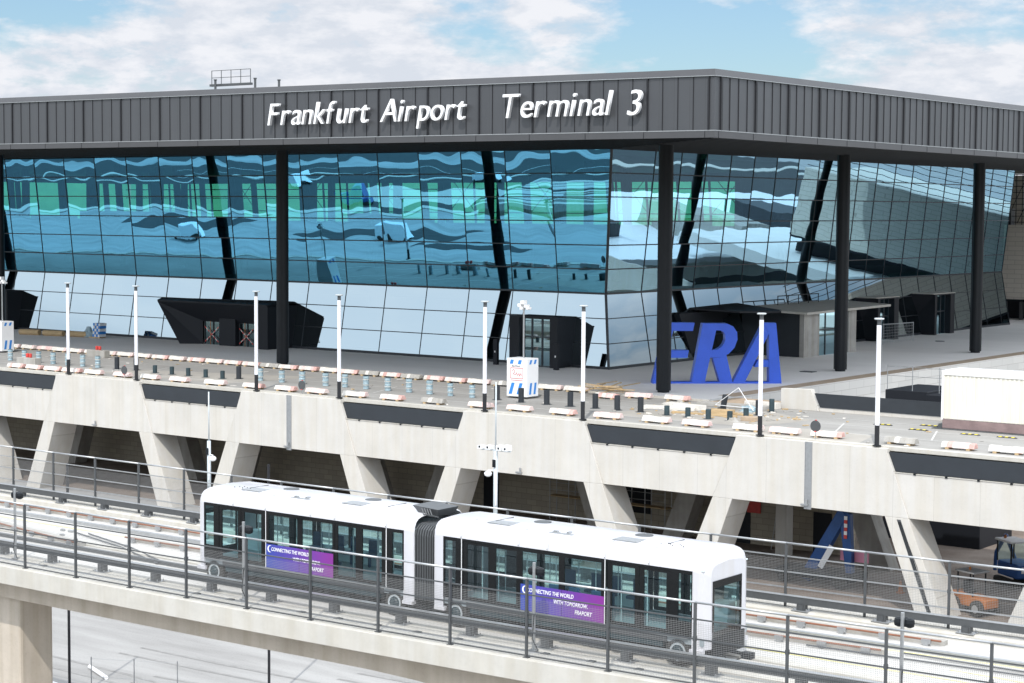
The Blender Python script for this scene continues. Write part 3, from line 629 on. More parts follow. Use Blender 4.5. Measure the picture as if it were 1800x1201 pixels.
# mesh fence panel on the plaza
e = empty('site_fence', (-80, 163.3, .1), 'small wire site fence panel in front of the right entrance portal', 'fence')
mb = MB(); mb.tube((0, 0, 0), (0, 0, 2), .03); mb.tube((0, 6.6, 0), (0, 6.6, 1.9), .03); mb.tube((0, 0, 1.95), (0, 6.6, 1.85), .03); mb.build('tube_frame', M['galv'], e)
mb = MB()
for k in range(7): mb.tube((0, 0, .25+k*.27), (0, 6.6, .2+k*.27), .01, 4)
for k in range(20): mb.tube((0, k*.34, .1), (0, k*.34, 1.9), .008, 4)
mb.build('wire_grid', M['galv'], e)

# roof guard rail and vents
e = empty('roof_railing', (-104.9, 100, 21.3), 'thin steel guard rail standing on the terminal roof edge, left', 'railing')
mb = MB(); mb.box(-.1, 4.2, -.1, .1, 0, .85)
mb.v = [(x, y, z) for x, y, z in mb.v]; mb = MB(); mb.box(-.1, 4.2, -.15, .15, .55, .72); mb.build('base', M['galvd'], e)
for i in range(5): mb = MB(); mb.box(i*1.03-.02, i*1.03+.02, -.02, .02, .7, 1.75); mb.build('post', M['galvd'], e)
mb = MB(); mb.box(0, 4.12, -.02, .02, 1.71, 1.75); mb.box(0, 4.12, -.02, .02, 1.18, 1.22); mb.build('rail', M['galvd'], e)
for n_, (x, h) in enumerate(((-104.1, 22.4), (-99.9, 22.36), (-97.45, 22.15))):
    mb = MB(); mb.lathe((0, 0, 0), [(.09, 0), (.09, h-21.4), (.13, h-21.38), (.13, h-21.3)], 10)
    tag(mb.build('roof_vent', M['galvd'], loc=(x, 99.6, 21.25)), ('short vent pipe inside the roof railing', 'taller vent pipe just right of the roof railing', 'small vent pipe further right of the roof railing')[n_], 'vent pipe', 'vent pipes on the roof')

# sign lettering
S = empty('terminal_sign', (-94.15, 95.3, 18.55), 'raised white italic lettering naming the airport terminal on the dark fascia', 'sign lettering')
def word(txt, x0, x1, zbase, cap):
    xs = 0; objs = []; size = cap/.73
    for ch in txt:
        o = text_mesh('letter', ch, size, .22, M['letter'], S, 1, .20, -.008)
        xsv = [v.co.x for v in o.data.vertices]; objs.append((o, min(xsv), max(xsv)))
    gap = .055*size; tot = sum(b-a for _, a, b in objs)+gap*(len(objs)-1); k = (x1-x0)/tot; x = x0
    for o, a, b in objs:
        for v in o.data.vertices: v.co.x = (v.co.x-a)*k
        o.rotation_euler.x = R(90); o.location = (x+94.15, -.14, zbase-18.55); x += (b-a)*k+gap*k
word('Frankfurt', -94.15, -84.7, 18.50, 1.62)
word('Airport', -83.65, -76.35, 18.50, 1.62)
word('Terminal', -73.3, -64.9, 18.50, 1.62)
word('3', -63.8, -62.75, 18.45, 1.62)

# right-hand neighbouring building
B = empty('tiled_building', (-92, 213, 0), 'beige tiled building with a black steel lattice on top, at the right edge', 'building')
mb = MB(); mb.box(0, 40, 0, 20, 2.5, 11.3); mb.build('tiled_wall', M['beige'], B)
mb = MB(); mb.box(0, 40, -.15, 20, 2.25, 2.49); mb.box(0, 40, 3, 20, .1, 2.2); mb.build('dark_base', M['blackm'], B)
mb = MB(); mb.box(2.9, 3.5, 0, .6, .1, 2.2); mb.box(5.2, 5.5, 0, .6, .1, 2.2); mb.build('pillar', M['galvd'], B)
mb = MB(); mb.box(0, 4.4, 4, 9, 11.32, 17.2); mb.build('roof_room', M['beige'], B)
mb = MB()
for k in range(12): mb.box(2+k*.75, 2.08+k*.75, .5, .58, 11.3, 17.3)
for k in range(9): mb.box(0, 40, .5, .58, 11.6+k*.7, 11.67+k*.7)
for k in range(5): mb.tube((3+k*1.5, .4, 11.5), (5.5+k*1.5, .4, 16.8), .05, 5)
mb.box(2.2, 3.8, .2, 1.4, 11.3, 13.2); mb.build('steel_lattice', M['black'], B)
mb = MB(); mb.box(-94, -40, 206.1, 240, -1.4, .08); structure('side_pavement', mb, M['plaza'])

# ================================================================== ELEVATED GUIDEWAY
def cv(x): return .0009*max(0, x+60)**2
GX0, GX1 = -150, 12
def xs_(a, b, st=3.0):
    n = max(1, int(round((b-a)/st))); return [a+(b-a)*i/n for i in range(n+1)]
def sweep(mb, prof, a=GX0, b=GX1, st=4.0, mi=0, follow=True, dz=None):
    X = xs_(a, b, st); n = len(prof); P = []
    for x in X:
        for (y, z) in prof: P.append((x, y+(cv(x) if follow else 0), z+(dz(x) if dz and z < -2.3 else 0)))
    F = []
    for i in range(len(X)-1):
        for k in range(n): F.append((i*n+k, (i+1)*n+k, (i+1)*n+(k+1) % n, i*n+(k+1) % n))
    F += [tuple(range(n))[::1], tuple(range((len(X)-1)*n, len(X)*n))[::-1]]
    mb.solid(P, [f[::-1] for f in F], mi); return mb
def rect(y0, y1, z0, z1): return [(y0, z0), (y1, z0), (y1, z1), (y0, z1)]
G = empty('elevated_guideway', (-60.9, 51, -9), 'pale concrete guideway bridge carrying the white train across the picture', 'guideway')
def gb(mb, name, m, par=G, **k): mb.v = [(x+60.9, y-51, z+9) for x, y, z in mb.v]; return mb.build(name, m, par, **k)
gb(sweep(MB(), rect(46.85, 58.2, -1.95, -1.50)), 'deck_slab', M['track'])
gb(sweep(MB(), [(45.8, -2.05), (46.84, -2.05), (46.84, -1.38), (45.8, -1.36)]), 'edge_beam', M['kerbc'], bevel=.015)
gb(sweep(MB(), [(58.21, -2.05), (58.9, -2.05), (58.9, -1.38), (58.21, -1.38)]), 'edge_beam', M['kerbc'])
hz = lambda x: -(max(0, abs(x+52)-9)**2)*.0085 if x > -52 else 0
gb(sweep(MB(), [(46.95, -2.06), (46.95, -2.95), (49.2, -3.0), (49.2, -2.06)][::-1], st=2, dz=hz), 'girder', M['concw'])
gb(sweep(MB(), [(55, -2.06), (55, -2.95), (57.4, -3.0), (57.4, -2.06)][::-1], st=2, dz=hz), 'girder', M['concw'])
mb = MB(); mb.box(-63.6, -60.78, 47.3, 48.95, -14.2, -2.88); gb(mb, 'pier', M['concw'], bevel=.12)
for x in (-75.5, -24.0, -100):
    mb = MB(); mb.box(x, x+1.6, 55.1, 57.3, -14.2, -2.9); gb(mb, 'pier', M['concw'])
for x in (-24.0, -96):
    mb = MB(); mb.box(x, x+1.6, 46.96+cv(x), 49.1+cv(x), -14.2, -2.9); gb(mb, 'pier', M['concw'])
# upstands, cable troughs, running strips
gb(sweep(MB(), [(47.3, -1.497), (47.3, -1.45), (47.36, -1.42), (48.15, -1.42), (48.22, -1.45), (48.22, -1.497)][::-1]), 'guard_upstand', M['kerbc'])
gb(sweep(MB(), [(57.0, -1.497), (57.0, -1.33), (57.12, -1.27), (57.5, -1.27), (57.5, -1.497)][::-1]), 'guard_upstand', M['kerbc'])
gb(sweep(MB(), rect(46.87, 47.2, -1.497, -1.43)), 'cable_trough', M['galv'])
for x in xs_(-66, -16, 1.7):
    if random.random() < .6: mb = MB(); mb.box(x, x+.22, 46.9+cv(x), 47.18+cv(x), -1.429, -1.39); gb(mb, 'trough_bracket', M['galvd'])
gb(sweep(MB(), rect(49.3, 49.75, -1.497, -1.44), follow=False), 'running_strip', M['kerbc']); gb(sweep(MB(), rect(51.3, 51.75, -1.497, -1.44), follow=False), 'running_strip', M['kerbc'])
mb = MB(); sweep(mb, rect(50.42, 50.6, -1.497, -1.36), follow=False); gb(mb, 'guide_rail', M['galvd'])
mb = MB(); sweep(mb, rect(54.55, 54.75, -1.497, -1.36)); gb(mb, 'guide_rail', M['galv'])
# concrete guide strips with brown conductor rails (far lane), and the crossing strip at the left
def strip(ya, yb, a, b, wander=0):
    mb = MB(); X = xs_(a, b, 2); P = []
    for x in X:
        y = ya+(yb-ya)*(x-a)/(b-a)+cv(x); P += [(x, y, -1.497), (x, y, -1.34), (x, y+.30, -1.34), (x, y+.30, -1.497)]
    F = []
    for i in range(len(X)-1):
        for k in range(4): F.append((i*4+k, (i+1)*4+k, (i+1)*4+(k+1) % 4, i*4+(k+1) % 4))
    F += [(0, 1, 2, 3), tuple(len(P)-4+k for k in (3, 2, 1, 0))]
    mb.solid(P, [f[::-1] for f in F][:]); gb(mb, 'guide_strip', M['conc2'])
    mb = MB()
    for x, x2 in zip(X, X[1:]):
        y = ya+(yb-ya)*(x-a)/(b-a)+cv(x)-.22; y2 = ya+(yb-ya)*(x2-a)/(b-a)+cv(x2)-.22; mb.tube((x, y, -1.30), (x2, y2, -1.30), .035, 6)
    gb(mb, 'conductor_rail', M['rust'])
    isrc = None
    for x in xs_(a+.5, b-.5, 1.5):
        if x < -74: continue
        y = ya+(yb-ya)*(x-a)/(b-a)+cv(x)-.22
        if isrc is None: q_ = MB(); q_.box(-.09, .09, -.09, .09, .003, .16); q_.box(-.16, .16, -.08, .04, .08, .22); isrc = q_.build('insulator', M['galv'], G); o = isrc
        else: o = isrc.copy(); COL.objects.link(o)
        o.location = (x+60.9, y-51, 7.5)
strip(55.75, 55.9, -140, -25.5); strip(53.2, 53.6, -61, -26.5); strip(54.6, 51.0, -84, -61.5)
strip(52.6, 52.2, -140, -84)
for (ya, yb, a, b) in ((53.9, 53.7, -140, -61), (53.9, 54.4, -50, -22), (51.9, 51.7, -140, -60), (52.0, 51.4, -33, -14), (52.9, 51.5, -24, -10)):
    X = xs_(a, b, 3); mb = MB()
    for x, x2 in zip(X, X[1:]):
        y = ya+(yb-ya)*(x-a)/(b-a)+cv(x); y2 = ya+(yb-ya)*(x2-a)/(b-a)+cv(x2)
        mb.face([(x, y, -1.494), (x2, y2, -1.494), (x2, y2+.09, -1.494), (x, y+.09, -1.494)])
    gb(mb, 'yellow_line', M['pyel'])
mb = MB()
for (a, b) in (((-64, 52.9), (-56, 50.3)), ((-63.5, 53.1), (-55.6, 50.45)), ((-26, 54.0), (-12, 52.8)), ((-29, 53.2), (-14, 53.0))):
    mb = MB(); mb.path([(a[0], a[1]+cv(a[0]), -1.44), ((a[0]+b[0])/2, (a[1]+b[1])/2+.25+cv(a[0]/2+b[0]/2), -1.44), (b[0], b[1]+cv(b[0]), -1.44)], .03, 6)
    gb(mb, 'cable', M['galvd'])
mb = MB()
for i in range(26):
    x = random.uniform(-68, -16); y = random.choice((53.0, 52.2, 56.3, 49.0))+cv(x); mb.box(x, x+random.uniform(.08, .3), y, y+.12, -1.496, -1.42)
gb(mb, 'junction_box', M['galv'])

# guard beams on stubs
def guard(y, zt_, zb_, x0, x1, offs, lab, st=3.0):
    e = empty('guard_beam', (x0, y, zb_), lab, 'guard rail', 'steel guard beams along the guideway')
    mb = sweep(MB(), [(y-.09, zt_-.24), (y-.09, zt_), (y+.09, zt_), (y+.09, zt_-.24)][::-1], x0, x1, 3); mb.v = [(a-x0, b-y, c-zb_) for a, b, c in mb.v]; mb.build('beam', M['galvd'], e)
    mb = sweep(MB(), [(y-.11, zt_+.002), (y-.11, zt_+.02), (y+.11, zt_+.02), (y+.11, zt_+.002)][::-1], x0, x1, 3); mb.v = [(a-x0, b-y, c-zb_) for a, b, c in mb.v]; mb.build('top_flange', M['galv'], e)
    x = offs; src = None
    while x < x1:
        yy = cv(x)
        if src is None:
            mb = MB(); mb.box(-.16, .16, -.12, .12, .02, zt_-.242-zb_); mb.box(-.10, .10, -.15, .15, .02, zt_-.25-zb_); src = mb.build('stub_post', M['galvd'], e)
            src.location = (x-x0, yy, 0); mb = MB(); mb.box(-.32, .32, -.22, .22, 0, .025)
            for a in (-.25, .25):
                for b in (-.15, .15): mb.tube((a, b, .02), (a, b, .10), .022, 6)
            bp = mb.build('base_plate', M['galv'], src)
        else:
            c = src.copy(); COL.objects.link(c); c.location = (x-x0, yy, 0); d = bp.copy(); COL.objects.link(d); d.parent = c
        x += st
guard(47.75, -.87, -1.42, -86, -8, -83.3, 'grey steel guard beam on short stubs in front of the train')
guard(57.25, -.80, -1.27, -104, -8, -103.3, 'grey steel guard beam on short stubs behind the far track')

# mesh fences
def wire_mesh(w, h, pitch=.055, t=.0036):
    mb = MB()
    for i in range(1, int(w/pitch)):
        x = i*pitch; mb.solid([(x-t, 0, 0), (x, -t, 0), (x+t, 0, 0), (x-t, 0, h), (x, -t, h), (x+t, 0, h)], [(0, 1, 4, 3), (1, 2, 5, 4)])
    for k in range(1, int(h/pitch)):
        z = k*pitch; mb.solid([(0, .006, z-t), (0, .006-t, z), (0, .006, z+t), (w, .006, z-t), (w, .006-t, z), (w, .006, z+t)], [(0, 3, 4, 1), (1, 4, 5, 2)])
    return mb
def fence(yb, zb_, zt_, xlist, lab, tk, sidez):
    x0 = xlist[0]; e = empty('mesh_fence', (x0, yb, zb_), lab, 'fence', 'grey steel mesh fences of the guideway'); H = zt_-zb_
    W_ = 3.0; src = None
    hr = MB()
    for i, x in enumerate(xlist):
        y = cv(x)
        if src is None:
            mb = MB(); mb.box(-.035, .035, -.045, .045, 0, H-.03); mb.box(-.10, .10, -.07, .07, 0, .03); mb.box(-.05, .05, -.05, .06, H*.545, H*.60); src = mb.build('post', M['galvd'], e); c = src
        else: c = src.copy(); COL.objects.link(c)
        c.location = (x-x0, y, 0)
        if i: hr.tube((px-x0, py, H), (x-x0, y, H), .036, 8)
        px, py = x, y
    hr.build('handrail', M['galv'], e, smooth=True)
    msrc = rsrc = None
    for i in range(len(xlist)-1):
        xa, xb = xlist[i], xlist[i+1]; ya, yb_ = cv(xa), cv(xb); ang = math.atan2(yb_-ya, xb-xa); sc = math.hypot(xb-xa, yb_-ya)/W_
        if msrc is None:
            msrc = wire_mesh(W_-.10, H*.78-.06).build('mesh_panel', M['wire'], e); c = msrc
            mb = MB()
            for fz in (.80, .565, .33, .03): mb.box(0, W_-.10, -.012, .02, H*fz-.022, H*fz+.022)
            rsrc = mb.build('rail', M['galvd'] if tk else M['galv'], e); d = rsrc
        else:
            c = msrc.copy(); COL.objects.link(c); d = rsrc.copy(); COL.objects.link(d)
        for o, yo, zo in ((c, .03, .05), (d, 0, 0)):
            o.location = (xa-x0+.05, ya+yo, zo); o.rotation_euler.z = ang; o.scale = (sc, 1, 1)
fence(46.10, -1.37, 1.15, [-58.9+3.0*i for i in range(-8, 17)], 'grey steel mesh fence in front of the train along the near guideway edge', 1, 1)
fence(57.62, -1.38, .99, [-62.35+3.02*i for i in range(-12, 19)], 'grey steel mesh fence behind the train along the far guideway edge', 0, 1)

# ================================================================== TRAIN
TX, TY, TZ = -52.4, 49.0, -1.47
TR = empty('people_mover_train', (TX, TY, TZ), 'white two-car driverless train with black window bands and violet banners', 'train')
def t_(mb, name, m, par=TR, **k): return mb.build(name, m, par, **k)      # local coordinates: x from the rear end, y 0..2.8, z above the track
Wd = 2.8
def profile(ins, drop):
    a = ins; top = [(a, 3.07-drop*.6), (a+.02, 3.24-drop*.7), (a+.09, 3.40-drop*.8), (a+.20, 3.51-drop*.9), (a+.38, 3.58-drop), (a+.9, 3.62-drop), (Wd/2, 3.64-drop)]
    return top+[(Wd-y, z) for y, z in top[-2::-1]]
def car(x0, cab, n):
    Lc = 10.85; e = empty('carriage', (x0, 0, 0)); e.parent = TR; tag(e, ('rear carriage, left of the bellows', 'front carriage with windscreen')[n])
    def X(x): return x if cab == 'L' else Lc-x          # x measured from the cab end
    st = [(.0, .36, .34), (.05, .22, .20), (.14, .10, .10), (.28, .03, .04), (.46, 0, 0), (Lc-.12, 0, 0), (Lc-.03, .02, .02), (Lc, .06, .05)]
    prof = [[(X(x), y, z) for (y, z) in profile(i, d)] for (x, i, d) in st]; n_ = len(prof[0]); P = [p for s in prof for p in s]
    F = [(i*n_+k, (i+1)*n_+k, (i+1)*n_+k+1, i*n_+k+1) for i in range(len(st)-1) for k in range(n_-1)]
    if cab == 'L': F = [f[::-1] for f in F]
    rf = MB(); rf.solid(P, F); rf.build('roof_shell', M['body'], e, smooth=True)
    # end pillars of the body (white), both ends
    for side in (0, 1):
        pl = MB(); Y = lambda y: y if side == 0 else Wd-y
        def strip_(seq):
            for (xa, ya, da), (xb, yb, db) in zip(seq, seq[1:]):
                f = [(X(xa), Y(ya), .62), (X(xb), Y(yb), .62), (X(xb), Y(yb), 3.07-db*.6), (X(xa), Y(ya), 3.07-da*.6)]
                if (cab == 'L') != (side == 1): pl.face(f)
                else: pl.face(f[::-1])
        strip_([(Lc-.45, 0, 0), st[5], st[6], st[7]]); pl.build('rear_pillar', M['body'], e); pl = MB()
        strip_([st[0], st[1], st[2], st[3], st[4]]); 0 and strip_([(Lc-.45, 0, 0), st[5], st[6], st[7]])
        pl.box(min(X(.42), X(.47)), max(X(.42), X(.47)), *sorted((Y(.0), Y(.06))), .62, 3.07)
        pl.build('side_pillar', M['body'], e)
        for a_ in (.1, Lc-.5): pl = MB(); pl.box(*sorted((X(a_), X(a_+.45))), *sorted((Y(-.02), Y(.2))), .50, .62); pl.build('step_bracket', M['body'], e)
    pl = MB()
    # cab end face frame
    pl.box(*sorted((X(.0), X(.06))), .36, 2.44, 2.72, 2.86)
    pl.face([(X(.0), .36, 2.86), (X(0), 2.44, 2.86), (X(0), 2.44, 3.0)] + [(X(0), y, z) for y, z in profile(.36, .34)[::-1]])
    pl.box(*sorted((X(.0), X(.05))), .36, .46, .62, 2.72); pl.box(*sorted((X(.0), X(.05))), 2.18, 2.44, .50, 2.72)
    pl.build('end_frame', M['body'], e)
    ws = MB(); ws.face([(X(-.01), .52, 1.15), (X(-.01), 2.16, 1.15), (X(-.01), 2.16, 2.72), (X(-.01), .52, 2.72)]); ws.build('windscreen', M['tglass'], e)
    wf = MB(); wf.box(*sorted((X(-.02), X(.04))), .46, 2.18, .45, 1.14); wf.box(*sorted((X(-.025), X(.03))), .44, .52, 1.14, 2.74); wf.box(*sorted((X(-.025), X(.03))), 2.11, 2.18, 1.14, 2.74); wf.box(*sorted((X(-.025), X(.03))), .52, 2.11, 2.52, 2.74); wf.build('windscreen_frame', M['frame'], e)
    lg = MB(); lg.lathe((X(.0)-.0, Wd/2, 3.02), [(.10, -.005), (.10, .005)], 20)
    # side bands: fields between x stations
    sidesrc = {}
    for side in (0, 1):
        y0, y1 = (0, .05) if side == 0 else (Wd-.05, Wd)
        # windows: (x0, x1, z0, z1)
        wins = [(.50, .98, 1.47, 2.95), (3.88, 5.33, 1.12, 2.93), (5.56, 7.05, 1.12, 2.93), (9.88, 10.35, 1.47, 2.95)]
        leaf = [(1.42, 2.26), (2.60, 3.48), (7.30, 8.16), (8.48, 9.38)]
        A, B = .46, 10.42
        fr = MB(); cuts = sorted([(a, b, c, d) for a, b, c, d in wins]+[(1.26, 3.70, None, None), (7.16, 9.56, None, None)]); x = A
        for c in cuts:
            a, b = c[0], c[1]
            if a > x: fr.box(*sorted((X(x), X(a))), y0, y1, .97, 3.07)
            if c[2]:
                fr.box(*sorted((X(a), X(b))), y0, y1, .97, c[2]); fr.box(*sorted((X(a), X(b))), y0, y1, c[3], 3.07)
            else: fr.box(*sorted((X(a), X(b))), y0, y1, 2.99, 3.07)
            x = b
        if x < B: fr.box(*sorted((X(x), X(B))), y0, y1, .97, 3.07)
        fr.build('window_band', M['frame'], e)
        for (a, b, c, d) in wins:
            w = MB(); yy = y0+.02 if side == 0 else y1-.02; w.face([(X(a), yy, c), (X(b), yy, c), (X(b), yy, d), (X(a), yy, d)]); w.build('window', M['tglass'], e)
        yd0, yd1 = (.015, .055) if side == 0 else (Wd-.055, Wd-.015)
        for (a, b) in leaf:
            la = a-.15 if a in (1.42, 7.30) else a-.16; lb_ = b+.16 if a in (1.42, 7.30) else b+.17
            d = MB(); d.box(*sorted((X(la), X(a))), yd0, yd1, .99, 2.985); d.box(*sorted((X(b), X(lb_))), yd0, yd1, .99, 2.985); d.box(*sorted((X(a), X(b))), yd0, yd1, .99, 1.12); d.box(*sorted((X(a), X(b))), yd0, yd1, 2.90, 2.985)
            d.face([(X(a), yd0+.02, 1.12), (X(b), yd0+.02, 1.12), (X(b), yd0+.02, 2.90), (X(a), yd0+.02, 2.90)], 1)
            d.build('door_leaf', [M['frame'], M['tglass']], e)
        sl = MB()
        for xx in (3.72, 9.60): sl.box(*sorted((X(xx), X(xx+.025))), *((-.012, y0-.001) if side == 0 else (y1+.001, y1+.012)), .97, 3.06)
        sl.build('bright_strip', M['white'], e)
        sk = MB(); o = -.035 if side == 0 else Wd; sk.box(.55, Lc-.6, o, o+.035, .93, .968); sk.build('door_sill', M['galv'], e)
        sk = MB(); sk.box(1.58, Lc-1.55, *((.03, .3) if side == 0 else (Wd-.3, Wd-.03)), .55, .925); sk.build('skirt', M['skirt'], e)
        sh = MB(); sh.box(1.45, Lc-1.4, *((-.005, .06) if side == 0 else (Wd-.06, Wd+.005)), .74, .92); sh.build('step_edge', M['galvd'], e)
        # banner (opaque film over the lower windows)
        yb0, yb1 = (-.012, -.004) if side == 0 else (Wd+.004, Wd+.012)
        if side == 0:
            bb = MB(); xa, xb = sorted((X(3.76), X(7.10))); bb.box(xa, xb, yb0, yb1, .98, 1.85); ban = bb.build('banner', M['banner'], e)
            for (txt, sx, zz, sz, kx) in (('CONNECTING THE WORLD', .26, 1.62, .185, .80), ('WITH TOMORROW.', 1.35, 1.37, .185, .80), ('FRAPORT', 2.2, 1.13, .185, .85)):
                t = text_mesh('banner_text', txt, sz, .006, M['letter'], ban, kx, .15, .003); t.rotation_euler.x = R(90); t.location = (xa+sx, -.017, zz)
            cr_ = MB(); pts = []; 
            for k in range(13): a = R(70+k*18); pts.append((xa+.20+.13*math.cos(a), -.014, 1.68+.13*math.sin(a)))
            for k in range(12, -1, -1): a = R(70+k*18); pts.append((xa+.235+.105*math.cos(a), -.014, 1.68+.115*math.sin(a)))
            for k in range(12): cr_.prism([pts[k], pts[k+1], pts[24-k], pts[25-k]], (0, -.006, 0))
            cr_.build('crescent_mark', M['letter'], ban)
            bl_ = MB(); bl_.box((xa+xb)/2-.005, (xa+xb)/2+.005, -.0135, -.012, .98, 1.85); bl_.build('film_joint', M['frame'], ban)
    # floor, ceiling, seats, poles
    fl_ = MB(); fl_.box(.45, Lc-.1, .06, Wd-.06, .75, .96); fl_.build('floor', M['tfloor'], e)
    ce = MB(); ce.box(.45, Lc-.1, .06, Wd-.06, 3.09, 3.12); ce.build('ceiling', M['tlin'], e)
    for k, xx in enumerate((3.9, 5.0, 5.8, 6.7)):
        for yy in (.15, 2.15):
            s = MB(); s.box(xx-.22, xx+.22, yy, yy+.5, 1.35, 1.45); s.box(xx-.22, xx+.22, *((yy, yy+.07) if yy < 1 else (yy+.43, yy+.5)), 1.45, 1.95); s.box(xx-.05, xx+.05, yy+.2, yy+.3, .96, 1.35); s.build('seat', M['seat'], e, bevel=.02)
    po = MB()
    for xx in (1.5, 2.6, 3.6, 4.6, 6.2, 7.4, 8.6, 9.3):
        for yy in (.75, 2.05): po.tube((X(xx), yy, .96), (X(xx), yy, 3.09), .018, 6)
    po.build('grab_pole', M['white'], e)
    il = MB(); il.box(*sorted((X(3.8), X(7.1))), Wd-.12, Wd-.07, .96, 1.5); il.box(*sorted((X(.5), X(1.1))), Wd-.6, Wd-.1, .96, 1.7); il.build('inner_lining', M['tlin'], e)
    # roof kit
    for a in (1.9, 3.0, 5.9, 7.0):
        g_ = MB(); g_.box(a, a+.95, .55, 1.15, 3.60, 3.635); g_.build('roof_grille', M['galv'] if a in (1.9, 7.0) else M['white'], e)
    for a in (3.35, 7.45):
        g_ = MB(); g_.lathe((a, 1.75, 3.62), [(.30, 0), (.30, .03)], 20); g_.build('roof_fan', M['galvd'], e)
    g_ = MB(); g_.box(4.55, 5.5, .42, 1.0, 3.585, 3.60); g_.box(4.7, 4.85, .5, .62, 3.60, 3.66); g_.box(5.2, 5.3, .55, .75, 3.60, 3.66); g_.build('roof_hatch', M['galv'], e)
    g_ = MB()
    g_.box(1.1, 4.5, .395, .402, 3.583, 3.591); g_.box(5.55, Lc-1.1, .395, .402, 3.583, 3.591)
    g_.box(2.0, 2.006, .9, 1.9, 3.618, 3.65); g_.box(8.9, 8.906, .9, 1.9, 3.618, 3.65)
    for k in range(7): g_.box(9.2+random.random()*.8, 9.23+random.random()*.0+.8, .8, .801, 3.6, 3.6001) if 0 else g_.tube((X(1.3+k*.14), .8+.12*(k % 3), 3.6), (X(1.3+k*.14), .8+.12*(k % 3), 3.65), .02, 6)
    g_.build('roof_joint', M['galvd'], e)
    for xx in (2.05, 3.73, 6.0, 7.18, 9.61):
        g_ = MB(); g_.path([(X(xx), y-.001, z+.001) for y, z in profile(0, 0)[:6]], .0045, 4); g_.build('panel_seam', M['galvd'], e)
        g_ = MB(); g_.box(X(xx)-.05, X(xx)-.03, -.004, .02, 3.09, 3.13); g_.build('fitting', M['galvd'], e)
    # underframe
    u = MB(); u.box(1.2, Lc-1.2, .35, Wd-.35, .42, .75); u.box(2.4, 4.4, .25, 1.2, .22, .42); u.box(6.2, 8.6, .3, 1.1, .2, .42); u.box(.25, Lc-.2, .6, Wd-.6, .35, .75)
    for k in range(22): x = random.uniform(2, Lc-2); u.box(x, x+random.uniform(.05, .3), .12, .32, random.uniform(.25, .4), random.uniform(.42, .55))
    for xx in (.95, Lc-.95): u.tube((xx, .4, .47), (xx, Wd-.4, .47), .09, 8)
    u.build('underframe', M['black'], e)
    if n == 1:
        c = MB(); c.box(Lc-.15, Lc+.05, .45, 2.35, .35, .95); c.tube((Lc, Wd/2, .42), (Lc+.75, Wd/2, .36), .06, 8); c.box(Lc+.55, Lc+.9, Wd/2-.14, Wd/2+.14, .26, .46); c.path([(Lc, .9, .4), (Lc+.4, 1.0, .2), (Lc+.75, 1.2, .35)], .02, 5); c.build('coupler', M['black'], e)
    return e
car(0, 'L', 0); car(11.75, 'R', 1)
# wheels
wsrc = None
for xw in (.95, 9.95, 12.7, 21.6):
    for yw in (.06, 2.46):
        if wsrc is None:
            tmb = MB(); tmb.lathe((0, 0, 0), [(.29, 0), (.40, .0), (.455, .03), (.47, .08), (.47, .2), (.455, .26), (.40, .28), (.29, .28)], 36, ax='Y'); wsrc = tmb.build('wheel', M['rubber'], TR, smooth=False)
            rm = MB(); rm.lathe((0, -.012, 0), [(.262, 0), (.285, -.02), (.285, .2), (.262, .22)], 30, ax='Y'); rr = rm.build('rim', M['pgalv'], wsrc)
            hm = MB(); hm.lathe((0, -.02, 0), [(.06, -.03), (.12, -.03), (.15, .0), (.24, .01), (.24, .1)], 24, ax='Y')
            for k in range(10): a = k*R(36); hm.tube((.19*math.cos(a), .0, .19*math.sin(a)), (.19*math.cos(a), -.05, .19*math.sin(a)), .018, 6)
            hh = hm.build('hub', M['skirt'], wsrc); o = wsrc
        else:
            o = wsrc.copy(); COL.objects.link(o)
            for s in (rr, hh): c = s.copy(); COL.objects.link(c); c.parent = o
        o.location = (xw, yw, .47)
# bellows
mb = MB()
def loop(x, i):
    pts = [(.10+i, .70), (.10+i, 2.95), (.16+i, 3.15), (.32+i, 3.28), (.5+i, 3.33-i)]
    return [(x, y, z) for y, z in pts]+[(x, Wd-y, z) for y, z in pts[::-1]]
nb = 9; xs0, xs1 = 10.80, 11.80; rings = []
for k in range(nb):
    x = xs0+(xs1-xs0)*k/nb; w_ = (xs1-xs0)/nb
    rings += [loop(x, .03), loop(x+w_*.2, 0), loop(x+w_*.45, .0), loop(x+w_*.6, .03), loop(x+w_*.62, .16), loop(x+w_*.97, .16)]
P = [p for r_ in rings for p in r_]; n_ = len(rings[0])
mb.solid(P, [(i*n_+k, i*n_+k+1, (i+1)*n_+k+1, (i+1)*n_+k) for i in range(len(rings)-1) for k in range(n_-1)]); t_(mb, 'bellows', M['bell'])
mb = MB(); mb.hexa([(10.45, .75, 3.6), (11.3, .75, 3.55), (11.3, 1.7, 3.55), (10.45, 1.7, 3.6), (10.25, .65, 3.86), (11.4, .65, 3.8), (11.4, 1.8, 3.8), (10.25, 1.8, 3.86)])
for k in range(4): mb.path([(10.7+k*.12, .62, 3.8), (10.85+k*.12, .56, 3.6), (11.2+k*.1, .6, 3.55)], .02, 5)
t_(mb, 'cable_tray', M['galvd'])
mb = MB(); mb.box(10.6, 12.0, .9, 1.9, .3, .6); mb.path([(10.6, .3, .6), (11.1, .3, .25), (11.4, .3, .28), (12, .3, .6)], .04, 6); mb.path([(10.7, .4, .55), (11.2, .35, .3), (11.9, .4, .55)], .03, 6); t_(mb, 'car_link', M['black'])

